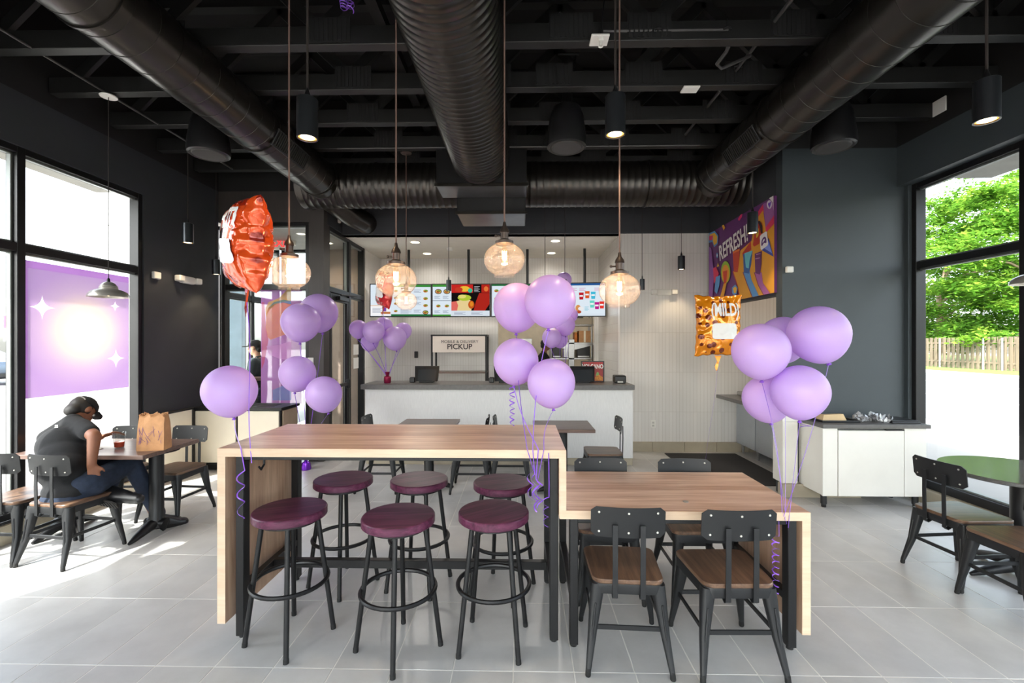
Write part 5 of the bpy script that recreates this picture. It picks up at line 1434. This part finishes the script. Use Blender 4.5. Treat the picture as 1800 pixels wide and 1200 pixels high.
def foil(label, c, W, H, T, rz, tilt, mat, word, string_to, seed=0, wsize=.15, tsx=.55):
    t = thing('foil_balloon', label, 'balloon', tuple(c), rz)
    t.rotation_euler = (radians(tilt[0]), radians(tilt[1]), rz)
    N, Mv = 44, 56
    def hgt(u, v):
        e = max(0, 1 - abs(u) ** 2.6) * max(0, 1 - abs(v) ** 3.0)
        h = T * e ** .55
        def crease(p): return (1 - min(1, abs(mnoise.noise(p)) * 3.2)) ** 2
        q = Vector((u * 2.3 + seed, v * 2.7 - seed, seed))
        rim = max(abs(u), abs(v)) ** 2
        wr = -.030 * crease(q) * (.25 + .75 * rim) - .012 * crease(q * 2.1) * rim + mnoise.noise(q * .8) * .02
        wr += sin(v * 21 + seed) * .006 * abs(u) ** 4 + sin(u * 17 + seed) * .006 * abs(v) ** 4
        return h + wr * min(1, e * 3) * (T / .12)
    def xy(u, v):
        px_ = W * u * (1 - .10 * (1 - abs(u)) * 0) * (1 - .07 * cos(v * pi / 2) * abs(u) + .012 * sin(v * 19 + seed))
        pz_ = H * v * (1 - .06 * cos(u * pi / 2) * abs(v) + .012 * sin(u * 16 + seed))
        return px_, pz_
    mb = MB()
    for sgn in (-1, 1):
        vs_ = []
        for j in range(Mv + 1):
            for i in range(N + 1):
                u = -1 + 2 * i / N; v = -1 + 2 * j / Mv
                x_, z_ = xy(u, v); vs_.append((x_, sgn * hgt(u, v) * (1 if sgn < 0 else .9), z_))
        mb.add(vs_, [(j*(N+1)+i, j*(N+1)+i+1, (j+1)*(N+1)+i+1, (j+1)*(N+1)+i) for j in range(Mv) for i in range(N)])
    me = mb.mesh('foil_envelope'); bm = bmesh.new(); bm.from_mesh(me); bmesh.ops.remove_doubles(bm, verts=bm.verts, dist=1e-4); bmesh.ops.recalc_face_normals(bm, faces=bm.faces); bm.to_mesh(me); bm.free()
    link('foil_envelope', me, mat, t, True, ang=75)
    def wrap(co):
        u = max(-.99, min(.99, co.x / W)); v = max(-.99, min(.99, co.y / H))
        return Vector((co.x, -hgt(u, v) - .010 - co.z, co.y))
    m_w = bpy.data.materials.get('white_foil_print') or M('white_foil_print', srgb(244, 242, 238), .3, var=.01)
    text('lettering', '(%s)' % word, wsize, m_w, t, Matrix.Identity(4), .0, .006, sx=tsx, subdiv=.02, fn=lambda co: wrap(Vector((co.x + W * .17, co.y + H * .47, co.z))))
    t_last = COL.objects[-1]
    t_last.matrix_parent_inverse = Matrix.Identity(4)
    pts = rrect(W * 1.02, H * .50, .03, 4)
    bm = bmesh.new(); f_ = bm.faces.new([bm.verts.new((x + W * .13, y - H * .19, 0)) for x, y in pts])
    bmesh.ops.triangulate(bm, faces=bm.faces)
    for _ in range(4):
        es = [e for e in bm.edges if e.calc_length() > .03]
        if es: bmesh.ops.subdivide_edges(bm, edges=es, cuts=1); bmesh.ops.triangulate(bm, faces=bm.faces)
    for v_ in bm.verts: v_.co = wrap(v_.co)
    me = bpy.data.meshes.new('label_panel'); bm.to_mesh(me); bm.free()
    link('label_panel', me, m_w, t, True)
    obj('tail', MB().loft([[Vector((-.035, -.004, -H * .97)), Vector((.035, -.004, -H * .97)), Vector((.035, .004, -H * .97)), Vector((-.035, .004, -H * .97))], [Vector((-.008, -.004, -H - .05)), Vector((.01, -.004, -H - .05)), Vector((.01, .004, -H - .05)), Vector((-.008, .004, -H - .05))], [Vector((-.03, .01, -H - .10)), Vector((.0, -.01, -H - .10)), Vector((.0, -.004, -H - .10)), Vector((-.03, .014, -H - .10))], [Vector((-.02, .0, -H - .15)), Vector((-.01, .0, -H - .15)), Vector((-.01, .004, -H - .15)), Vector((-.02, .004, -H - .15))]]), mat, t, True)
    k = world_matrix(t) @ Vector((0, 0, -H - .05))
    obj('ribbon', MB().sweep([k.lerp(Vector(string_to), i / 12) + Vector((.01 * sin(i * .5), 0, 0)) for i in range(13)], .0025, 5, flat=.3), m_rib, t, True, True)
    return t
m_fo = foilmat('orange_foil_with_flames', srgb(236, 84, 30), srgb(150, 34, 14), 9)
m_fr = foilmat('red_foil_with_flames', srgb(206, 32, 30), srgb(120, 10, 14), 9)
m_fy = foilmat('amber_foil_with_flames', srgb(246, 148, 22), srgb(120, 44, 14), 13)
foil('orange foil packet balloon seen from the side, white label turned to the window', at(437, 430, 2.56), .235, .262, .125, radians(-47), (0, 9), m_fo, 'HOT', (-1.46, 2.438, .99), 1.3, .15)
foil('red foil packet balloon before the left menu screen, behind a globe lamp', at(677, 508, 6.2), .20, .25, .10, radians(-50), (0, 14), m_fr, 'FIRE', (CL.x, 6.32, 1.2), 4.2, .14)
foil('amber foil packet balloon with MILD lettering in front of the mural', at(1262, 572, 4.95), .245, .335, .11, radians(-4), (0, 0), m_fy, 'MILD', (at(1262, 822, 5.6).x - .12, 5.7, .02), 2.2, .185)

# ------------------------------------------------------------------ paper bag and cup
b = at(268, 789, 3.78); bx_, by_ = b.x, 3.80
t = thing('paper_bag', 'open brown paper bag with purple line drawing, standing on the window table', 'bag', (bx_, by_, .74), radians(12))
rings = []
for z, w, d, j in ((0, .100, .062, 0), (.01, .102, .064, .001), (.12, .101, .058, .003), (.22, .097, .05, .006), (.285, .088, .04, .012), (.30, .088, .042, .016)):
    ring = []
    for k in range(24):
        a = 2 * pi * k / 24; c_, s_ = cos(a), sin(a)
        q = max(abs(c_), abs(s_)); x_, y_ = c_ / q * w, s_ / q * d
        zz = z + (j * sin(k * 2.3) if z > .2 else 0)
        ring.append(Vector((x_ + R.uniform(-j, j) * .5, y_ + R.uniform(-j, j) * .6, zz)))
    rings.append(ring)
inner = [[Vector((p.x * .96, p.y * .94, p.z - .001)) for p in r] for r in reversed(rings[1:])]
obj('bag_paper', MB().loft(rings + inner), m_kraft, t, True, ang=25)
m_ink2 = M('violet_print_ink', srgb(120, 82, 150), .7)
mb = MB()
for k in range(16):
    z0, z1 = .05 + R.random() * .16, .05 + R.random() * .16; x0_ = R.uniform(-.08, .08); x1_ = max(-.088, min(.088, x0_ + R.uniform(-.07, .07)))
    def fy(z): return -(.064 - .006 * z / .12 * 1.0) - .0015 - (.0 if z < .12 else -.006 * (z - .12) / .1)
    mb.sweep([(x0_, fy(z0), z0), ((x0_ + x1_) / 2 + R.uniform(-.01, .01), fy((z0 + z1) / 2) - .001, (z0 + z1) / 2), (x1_, fy(z1), z1)], .0011, 4)
obj('line_drawing', mb, m_ink2, t)
c_ = at(206, 789, 3.84)
t = thing('drink_cup', 'clear plastic cup with a little red drink on the window table', 'cup', (c_.x, 3.86, .74))
T = Matrix.Translation((c_.x, 3.86, .74))
obj('cup_wall', MB().lathe([(.0, .002), (.034, .002), (.046, .125), (.048, .127), (.046, .129), (.044, .125), (.033, .005), (0, .005)], 28, T), glass('clear_cup_plastic', (.94, .95, .95), .8), t, True, True)
m_, t_, out_ = nt('red_drink'); b_ = principled(t_, out_); b_.inputs['Base Color'].default_value = (*srgb(240, 84, 50), 1); b_.inputs['Roughness'].default_value = .1; b_.inputs['Emission Strength'].default_value = 0
obj('drink', MB().lathe([(0, .006), (.0325, .006), (.037, .05), (0, .05)], 28, T), m_, t, True, True)
o = obj('napkin', MB().bbox(c_.x - .22, c_.x - .10, 3.72, 3.82, .7405, .744, .001), m_plastic); tag(o, 'white napkin on the window table in front of the seated man', 'napkin')

# ------------------------------------------------------------------ people
def solid(name, fill, mat, parent, voxel=.011, smooth_it=6):
    mb = MB(); fill(mb)
    me = mb.mesh(name)
    o = bpy.data.objects.new(name, me); COL.objects.link(o)
    r = o.modifiers.new('r', 'REMESH'); r.mode = 'VOXEL'; r.voxel_size = voxel
    s = o.modifiers.new('s', 'SMOOTH'); s.factor = .5; s.iterations = smooth_it
    me2 = bpy.data.meshes.new_from_object(o.evaluated_get(bpy.context.evaluated_depsgraph_get()))
    bpy.data.objects.remove(o); me2.name = name; me2.materials.clear(); me2.materials.append(mat); me2.shade_smooth()
    o = bpy.data.objects.new(name, me2); COL.objects.link(o)
    o.parent = parent; o.matrix_parent_inverse = world_matrix(parent).inverted()
    return o
def chain(mb, pts, rs, n=12):
    for a, b, r0, r1 in zip(pts[:-1], pts[1:], rs[:-1], rs[1:]): mb.capsule(a, b, r0, r1, n)
def headmat(c, fwd, up=(0, 0, 1)):
    f = Vector(fwd).normalized(); u = Vector(up); x = f.cross(u).normalized(); u = x.cross(f)
    return Matrix(((x.x, f.x, u.x, c[0]), (x.y, f.y, u.y, c[1]), (x.z, f.z, u.z, c[2]), (0, 0, 0, 1)))
def head(mb, H):
    mb.sphere((0, -.008, .025), (.074, .094, .092), 20, 14, H)
    mb.sphere((0, .025, -.045), (.056, .066, .072), 18, 12, H)
    mb.lathe([(0, .112), (.012, .108), (.018, .09), (.012, .06), (0, .05)], 10, H @ Matrix.Translation((0, 0, -.005)) @ Matrix.Rotation(-pi/2, 4, 'X'))
    mb.sphere((0, .098, -.018), (.017, .02, .014), 10, 8, H)
    mb.sphere((0, .082, -.058), (.024, .012, .008), 10, 6, H); mb.sphere((0, .08, -.070), (.021, .012, .008), 10, 6, H)
    for s in (-1, 1): mb.sphere((s * .076, -.008, -.005), (.012, .022, .032), 10, 8, H)
def face(parent, H):
    for s in (-1, 1):
        e = MB().sphere((s * .031, .079, .014), (.013, .010, .009), 10, 8, H); obj('eye', e, m_plastic, parent, True, True)
        obj('eyebrow', MB().sphere((s * .032, .086, .036), (.018, .006, .004), 10, 6, H), m_hair, parent, True, True)
def hand(mb, wrist, d, nrm, L=.18, side=1, curl_=.5):
    """palm, four unequal fingers and a thumb; d = direction of the fingers, nrm = out of the back of the hand"""
    d = Vector(d).normalized(); nrm = Vector(nrm).normalized(); s = d.cross(nrm).normalized() * side; nrm = (s * side).cross(d).normalized()
    w = Vector(wrist); pl = L * .52
    for k in (-1.2, 0, 1.2): mb.capsule(w + s * k * .012, w + d * pl + s * k * .024, .017, .0125, 10)
    for k, f in zip((-1.5, -.5, .5, 1.5), (.80, .96, 1.0, .86)):
        b0 = w + d * pl * .95 + s * k * .0195; l = L * .48 * f
        p1 = b0 + (d + s * k * .05) * l * .42 - nrm * l * .12 * curl_; p2 = p1 + d * l * .33 - nrm * l * .33 * curl_; p3 = p2 + d * l * .2 - nrm * l * .33 * curl_
        chain(mb, [b0, p1, p2, p3], [.0098, .0090, .0082, .0070], 8)
    b0 = w + d * pl * .28 - s * -.022 * 1.0 * (1) ; b0 = w + d * pl * .30 + s * .026
    p1 = b0 + (d * .6 + s * .75).normalized() * L * .2; p2 = p1 + (d * .9 + s * .25 - nrm * .3).normalized() * L * .17
    chain(mb, [b0, p1, p2], [.0125, .0105, .0085], 8)

# --- the man eating at the window table
pr = thing('person', 'man in black cap, black t-shirt and dark jeans hunched at the window table, legs crossed', 'person', (-3.47, 3.46, 0))
pel = at(122, 866, 3.46); wst = at(112, 826, 3.47); chs = at(112, 784, 3.60); nck = at(130, 742, 3.74)
hc = at(145, 721, 3.84)
shR = at(146, 752, 3.64); shL = at(86, 770, 3.66)
elR = at(166, 766, 3.52); wrR = at(161, 815, 3.46)
elL = at(82, 800, 3.86); elL.z = max(elL.z, .80); wrL = at(176, 771, 4.0); wrL.z = max(wrL.z, .80)
hipR = Vector((-3.37, 3.50, .54)); hipL = Vector((-3.54, 3.52, .54))
knR = at(230, 812, 3.86); anR = Vector((-3.19, 3.93, .10)); toR = Vector((-3.10, 4.06, .045))
knL = Vector((-3.52, 3.93, .62)); anL = at(188, 862, 3.62); toL = at(240, 872, 3.58)
Hm = headmat(hc, (.20, .58, -.79), (0, .6, .8))
def body(mb):
    chain(mb, [pel, wst, chs, nck], [.115, .11, .115, .055], 16); chain(mb, [nck, hc - Vector((0, .02, .03))], [.058, .055])
    chain(mb, [chs, shR], [.09, .06]); chain(mb, [chs, shL], [.09, .06])
    chain(mb, [shR, elR, wrR], [.058, .046, .030]); chain(mb, [shL, elL, wrL], [.058, .045, .030])
    chain(mb, [pel, hipR, knR, anR], [.11, .095, .062, .042]); chain(mb, [pel, hipL, knL, anL], [.11, .095, .062, .042])
    chain(mb, [anR, toR], [.032, .018]); chain(mb, [anL, toL], [.032, .018])
    head(mb, Hm)
    hand(mb, wrR, (.12, .10, -1), (.5, -.9, .1), .18, -1, .9); hand(mb, wrL, (.6, .5, .2), (-.3, .2, 1), .18, 1, .8)
bd = solid('body', body, m_skin1, pr, .008, 5)
def shirt(mb):
    chain(mb, [pel + Vector((0, 0, .02)), wst, chs], [.130, .125, .132], 18)
    mb.sphere(wst, (.18, .14, .15), 18, 12); mb.sphere(pel + Vector((0, 0, .02)), (.178, .145, .10), 18, 12); mb.sphere(chs + Vector((0, -.01, .0)), (.185, .14, .16), 18, 12); mb.sphere(chs.lerp(wst, .5), (.184, .14, .15), 18, 12)
    chain(mb, [chs + Vector((0, .03, .04)), nck - Vector((0, .01, .0))], [.12, .075], 14); chain(mb, [shL, nck - Vector((0, .02, .02)), shR], [.075, .085, .07], 14)
    chain(mb, [chs + Vector((.05, .02, .03)), shR, shR.lerp(elR, .62)], [.09, .072, .066]); chain(mb, [chs + Vector((-.06, .02, .02)), shL, shL.lerp(elL, .7)], [.09, .076, .066])
solid('shirt', shirt, m_cloth, pr, .010, 8)
def jeans(mb):
    chain(mb, [pel, hipR, knR, anR + Vector((0, 0, .05))], [.128, .108, .074, .056]); chain(mb, [pel, hipL, knL, anL.lerp(knL, .16)], [.128, .108, .074, .056])
    mb.sphere(pel + Vector((0, -.01, -.03)), (.175, .15, .085), 16, 10)
solid('jeans', jeans, m_denim, pr, .010, 5)
def shoe(anc, toe, up):
    def f(mb):
        d = (toe - anc).normalized(); u = Vector(up).normalized(); h = anc - d * .045 - u * .05; tp = toe + d * .035 - u * .018
        chain(mb, [h, h.lerp(tp, .5), tp], [.046, .048, .040], 14); chain(mb, [h + u * .03, anc - d * .01], [.048, .052], 12); chain(mb, [anc - d * .01, h.lerp(tp, .72) + u * .012], [.052, .044])
    return f
solid('shoe', shoe(anR, toR, (0, 0, 1)), m_blackp, pr, .009, 4)
upL = Vector((-.05, .80, .60))
solid('shoe', shoe(anL, toL, upL), m_blackp, pr, .009, 4)
dL = (toL - anL).normalized(); sL = dL.cross(upL.normalized()).normalized(); nL = -upL.normalized()
h_ = anL - dL * .10 + nL * .098; mb = MB()
poly = [(0, .034), (.06, .042), (.14, .040), (.20, .046), (.255, .040), (.285, .02)]
outl = [(a, b) for a, b in poly] + [(a, -b) for a, b in reversed(poly)]
mb.loft([[h_ + dL * a + sL * b for a, b in outl], [h_ + dL * a + sL * b + nL * .012 for a, b in outl]])
for k in range(9): mb.loft([[h_ + dL * (.02 + k * .029) + sL * sg * .034 + nL * zz for sg, zz in ((-1, .012), (1, .012), (1, .017), (-1, .017))], [h_ + dL * (.034 + k * .029) + sL * sg * .034 + nL * zz for sg, zz in ((-1, .012), (1, .012), (1, .017), (-1, .017))]])
obj('shoe_sole', mb, M('ridged_black_sole', srgb(44, 42, 40), .8), pr, world=True)
def hairf(mb):
    mb.sphere((0, -.024, .016), (.081, .094, .090), 20, 14, Hm); mb.sphere((0, -.058, -.045), (.068, .05, .062), 16, 10, Hm)
solid('hair', hairf, m_hair, pr, .009, 3)
def capf(mb):
    mb.lathe([(0, .118), (.04, .112), (.075, .085), (.089, .055), (.090, .036), (.085, .036), (.07, .07), (0, .09)], 28, Hm @ Matrix.Translation((0, -.008, 0)) @ Matrix.Diagonal((.95, 1.12, 1, 1)))
    pts = [(-.07, .07), (-.062, .125), (-.03, .150), (.03, .150), (.062, .125), (.07, .07)]
    mb.prism(pts, .032, .046, Hm)
cp = obj('cap', (lambda m_: (capf(m_), m_)[1])(MB()), m_cloth, pr, True, True)
obj('cap_strap', MB().sweep([Hm @ Vector((.06 * cos(a), -.108 + .012 * sin(a) * 0 - .0 + .03 * (abs(cos(a)) ** 2), .040 + .02 * sin(a))) for a in [pi * k / 12 for k in range(13)]], .005, 6), M('grey_strap', srgb(120, 116, 112), .6), cp, True, True)
face(pr, Hm)
def tee_print():
    p = at(103, 747, 3.66); mb = MB()
    return p
from mathutils.bvhtree import BVHTree
so = [o for o in pr.children if o.name.startswith('shirt')][0]
bv = BVHTree.FromPolygons([v.co for v in so.data.vertices], [tuple(p.vertices) for p in so.data.polygons])
mb = MB()
for px_, py_, w_, h_ in ((101, 742, 6, 4), (100, 748, 5, 2.2), (99.5, 751.5, 5.5, 1.6)):
    q = []
    for dx, dy in ((-.5, -.3), (.5, -.5), (.42, .5), (-.58, .7)):
        hit = bv.ray_cast(Vector((0, 0, EYE)), ray(px_ + dx * w_, py_ + dy * h_).normalized())
        if hit[0] is not None: q.append(hit[0] + hit[1] * .004)
    if len(q) == 4: mb.face(q)
if mb.f: o = obj('shirt_print', mb, m_plastic, so, world=True); o['kind'] = 'stuff'

# --- young worker standing in the vestibule
def standing(label, x, y, face_dir, hgt, skin, shirt_m, pants_m, cap_c=True, armdrop=0):
    k = hgt / 1.76
    f = Vector(face_dir).normalized(); s = f.cross(Vector((0, 0, 1)))        # s = to the right hand
    o_ = Vector((x, y, 0))
    def P(fw, sd, z): return o_ + f * fw * k + s * sd * k + Vector((0, 0, z * k))
    pr = thing('person', label, 'person', (x, y, 0))
    H = headmat(P(.04, 0, 1.625), f + Vector((0, 0, -.12)))
    J = {}
    def body(mb):
        chain(mb, [P(0, 0, .95), P(.0, 0, 1.12), P(-.01, 0, 1.32), P(0, 0, 1.44)], [.115, .112, .118, .07], 14)
        chain(mb, [P(0, 0, 1.44), P(.02, 0, 1.56)], [.055, .052])
        for q in (-1, 1):
            sh = P(-.01, q * .17, 1.40); el = P(.04, q * .21, 1.12); wr = P(.26, q * .16, 1.08)
            chain(mb, [P(-.01, q * .06, 1.36), sh, el, wr], [.09, .056, .042, .028])
            hand(mb, wr, f * 1.0 + s * -q * .2, Vector((0, 0, 1)), .17, -q, .6)
            chain(mb, [P(0, q * .07, .92), P(.0, q * .095, .86), P(.02, q * .10, .49), P(-.01, q * .11, .08)], [.10, .085, .058, .04])
            chain(mb, [P(-.01, q * .11, .06), P(.15, q * .13, .035)], [.04, .028])
        head(mb, H)
    solid('body', body, skin, pr, .010, 4)
    def sh(mb):
        chain(mb, [P(0, 0, .92), P(0, 0, 1.12), P(-.01, 0, 1.32)], [.135, .13, .138], 16)
        for q in (-1, 1): chain(mb, [P(-.01, q * .07, 1.35), P(-.01, q * .17, 1.40), P(.015, q * .195, 1.24)], [.10, .074, .066])
        chain(mb, [P(-.01, 0, 1.34), P(0, 0, 1.455)], [.11, .066])
    solid('shirt', sh, shirt_m, pr, .012, 5)
    def pa(mb):
        for q in (-1, 1): chain(mb, [P(0, q * .06, .95), P(.0, q * .095, .86), P(.02, q * .10, .49), P(-.01, q * .11, .10)], [.118, .10, .072, .06])
    solid('trousers', pa, pants_m, pr, .012, 4)
    for q in (-1, 1): solid('shoe', shoe(P(-.01, q * .11, .085), P(.14, q * .13, .045), (0, 0, 1)), m_blackp, pr, .012, 2)
    def hf(mb): mb.sphere((0, -.02, .03), (.080, .094, .086), 18, 12, H); mb.sphere((0, -.06, -.03), (.066, .045, .05), 14, 10, H)
    solid('hair', hf, m_hair, pr, .011, 2)
    if cap_c:
        mb = MB().lathe([(0, .125), (.045, .118), (.078, .09), (.092, .05), (.094, .03), (.085, .03), (0, .08)], 26, H @ Matrix.Translation((0, -.006, 0)) @ Matrix.Diagonal((.95, 1.1, 1, 1)))
        mb.prism([(-.07, .07), (-.06, .14), (-.03, .18), (.03, .18), (.06, .14), (.07, .07)], .03, .042, H)
        obj('cap', mb, m_cloth, pr, True, True)
    face(pr, H)
    return pr
wp = at(453, 640, 6.95)
standing('young worker in a black cap and dark shirt standing behind the vestibule glass, facing left', wp.x, 6.95, (-1, -.12, 0), 1.70, m_skin2, M('dark_teal_shirt', srgb(52, 62, 68), .9), m_denim)
kp = at(956, 620, 9.24)
standing('dark haired kitchen worker in black behind the middle balloons', kp.x, 9.24, (1, .05, 0), 1.74, m_skin1, m_cloth, m_cloth, False)
t = thing('standing_desk', 'narrow dark high table in front of the worker in the vestibule', 'table', (-3.72, 6.62, 0))
obj('tabletop', MB().bbox(-4.0, -3.42, 6.48, 6.76, 1.10, 1.14, .004), m_dtop, t, world=True)
for x in (-3.97, -3.49):
    for y in (6.51, 6.70): obj('leg', MB().bbox(x, x + .03, y, y + .03, 0, 1.10, .002), m_blackm, t, world=True)

# ------------------------------------------------------------------ rear kitchen
t = thing('prep_rack', 'steel kitchen rack with a pale top shelf behind the counter', 'rack', (1.05, 9.75, 0))
for x in (.62, 1.47):
    for y in (9.55, 9.95): obj('upright', MB().tube((x, y, 0), (x, y, 2.3), .018, n=10), m_steel, t, True, True)
obj('centre_post', MB().bbox(.98, 1.10, 9.50, 9.56, .9, 1.72, .004), m_steel, t, world=True)
for z in (.9, 1.30, 1.62, 2.0): obj('shelf', MB().bbox(.58, 1.51, 9.5, 10.0, z, z + .035, .004), m_steel, t, world=True)
for s in (-1, 1): obj('bracket', MB().prism([(1.04 + s * .06, 1.5), (1.04 + s * .45, 1.60), (1.04 + s * .45, 1.62), (1.04 + s * .06, 1.62)], 0, .03, Matrix.Translation((0, 9.54, 0)) @ Matrix.Rotation(pi/2, 4, 'X')), m_steel, t, world=True)
obj('hood', MB().bbox(.66, 1.46, 9.48, 10.0, 2.03, 2.16, .01), m_cream, t, world=True)
m_or = M('orange_food_wrap', srgb(204, 116, 40), .5, var=.35, vs=14)
for i, (x0_, x1_) in enumerate(((.66, .80), (.82, .97), (1.11, 1.17))):
    o = obj('food_tub', MB().bbox(x0_, x1_, 9.56, 9.9, 1.657, 1.90 - .04 * (i == 2), .012, 2), m_or); tag(o, 'orange food tub on the kitchen rack, ' + ('leftmost', 'second from left', 'narrow one beside the box')[i], 'tub', 'orange tubs on the kitchen rack')
    obj('lid', MB().bbox(x0_ - .004, x1_ + .004, 9.55, 9.91, 1.90 - .04 * (i == 2), 1.915 - .04 * (i == 2), .004), M('amber_lid', srgb(220, 170, 80), .4), o)
o = obj('cardboard_box', MB().bbox(1.20, 1.44, 9.54, 9.9, 1.657, 1.90, .004), m_kraft); tag(o, 'brown cardboard box on the kitchen rack', 'box')
obj('tape', MB().box(1.30, 1.34, 9.537, 9.541, 1.66, 1.90), m_cream, o)
for i, x in enumerate((.66, .76, .86, 1.18, 1.28)):
    o = obj('steel_canister', MB().lathe([(0, .935), (.038, .935), (.04, .94), (.04, 1.12), (.034, 1.14), (.0, 1.15)], 18, Matrix.Translation((x, 9.65, 0))), m_steel, None, True); tag(o, 'steel canister on the lower kitchen rack shelf, number %s from its left end' % ('one', 'two', 'three', 'four', 'five')[i], 'canister', 'canisters on the kitchen rack')
for i, (x0_, x1_, h_) in enumerate(((.64, .84, .24), (.88, 1.12, .20), (1.16, 1.44, .26))):
    o = obj('warming_unit', MB().bbox(x0_, x1_, 9.58, 9.92, 1.337, 1.335 + h_, .012), (m_blackp, m_steel, m_blackp)[i]); tag(o, ('black warming unit on the middle rack shelf, left', 'steel warming unit at the centre of the middle rack shelf', 'black warming unit on the middle rack shelf, under the box')[i], 'appliance')
    obj('control_strip', MB().bbox(x0_ + .02, x1_ - .02, 9.572, 9.58, 1.345, 1.375, .002), m_steel, o)
o = obj('vent_box', MB().bbox(1.02, 1.30, 9.6, 9.9, 2.162, 2.36, .006), M('grey_vent_metal', srgb(120, 118, 108), .5, .4)); tag(o, 'grey vent box standing on the pale rack hood', 'vent')
obj('louvre', MB().bbox(1.04, 1.28, 9.59, 9.60, 2.28, 2.29, .001).bbox(1.04, 1.28, 9.59, 9.60, 2.24, 2.25, .001).bbox(1.04, 1.28, 9.59, 9.60, 2.20, 2.21, .001), m_blackp, o)
for i, x in enumerate((.72, .80, .90)):
    o = obj('sauce_bottle', MB().lathe([(0, 2.162), (.03, 2.162), (.032, 2.17), (.032, 2.30), (.012, 2.34), (.012, 2.37), (0, 2.37)], 14, Matrix.Translation((x, 9.7, 0))), m_blackp, None, True); tag(o, ('dark bottle on the pale rack hood, nearest its left end', 'middle one of three dark bottles on the pale rack hood', 'dark bottle on the pale rack hood, next to the grey vent box')[i], 'bottle', 'dark bottles on the rack hood')
t = thing('drink_machine', 'dark kitchen machine right of the steel rack', 'machine', (1.72, 9.8, 0))
obj('housing', MB().bbox(1.56, 2.0, 9.5, 10.1, 0, 1.60, .01), m_blackp, t, world=True)
obj('hose', MB().sweep([(1.60 + .04 * sin(k * .9), 9.48 + .01 * cos(k), 1.5 - k * .03) for k in range(20)], .012, 6), m_steel, t, True, True)
obj('panel', MB().bbox(1.60, 1.9, 9.49, 9.50, 1.0, 1.4, .002), m_steel, t, world=True)
t = thing('red_poster', 'upright red advertising poster reading VOLCANO on the counter', 'poster', (1.02, 6.55, 1.085), radians(-4))
obj('frame', MB().bbox(-.165, .165, -.01, .01, 0, .30, .004), m_blackp, t)
obj('poster_sheet', MB().box(-.145, .145, -.012, -.010, .015, .285), M('red_print', srgb(170, 24, 24), .4, var=.2, vs=10), t)
ll = text('lettering', 'VOLCANO', .085, m_plastic, None, Matrix.Translation((0, -.013, .22)) @ UPX, .0005, .003, sx=.72); ll.parent = t
obj('printed_food', MB().face([(.03, -.0126, .02), (.14, -.0126, .02), (.14, -.0126, .07), (.10, -.0126, .10), (.06, -.0126, .11), (.03, -.0126, .06)]), M('printed_orange_food', srgb(226, 140, 50), .5, var=.4, vs=60), t)
obj('printed_lettuce', MB().face([(.04, -.0128, .09), (.09, -.0128, .10), (.085, -.0128, .135), (.06, -.0128, .145)]), M('printed_green', srgb(150, 186, 110), .5), t)
o = obj('shelf_unit', MB().bbox(-.30, .25, 10.9, 11.3, 0, 1.75, .004).bbox(-.28, .23, 10.88, 10.9, .2, .9, .004), m_steel); tag(o, 'steel cabinet against the rear kitchen wall', 'cabinet')
o = obj('paper_notice', MB().box(-2.752, -2.749, 7.40, 7.62, 1.45, 1.62).box(-2.752, -2.749, 7.40, 7.62, 1.22, 1.40), m_plastic); tag(o, 'two white paper notices taped inside the side door glazing', 'notice')
o = obj('switch_plate', MB().bbox(-2.96, -2.88, 6.235, 6.25, 1.34, 1.44, .003), m_plastic); tag(o, 'pale switch plate on the brown post beside the vestibule door', 'switch')
o = obj('wall_phone', MB().bbox(-2.1, -2.03, 8.87, 8.9, 1.35, 1.48, .006), m_blackp); tag(o, 'small dark box on the tiled wall above the counter balloon weight', 'box')
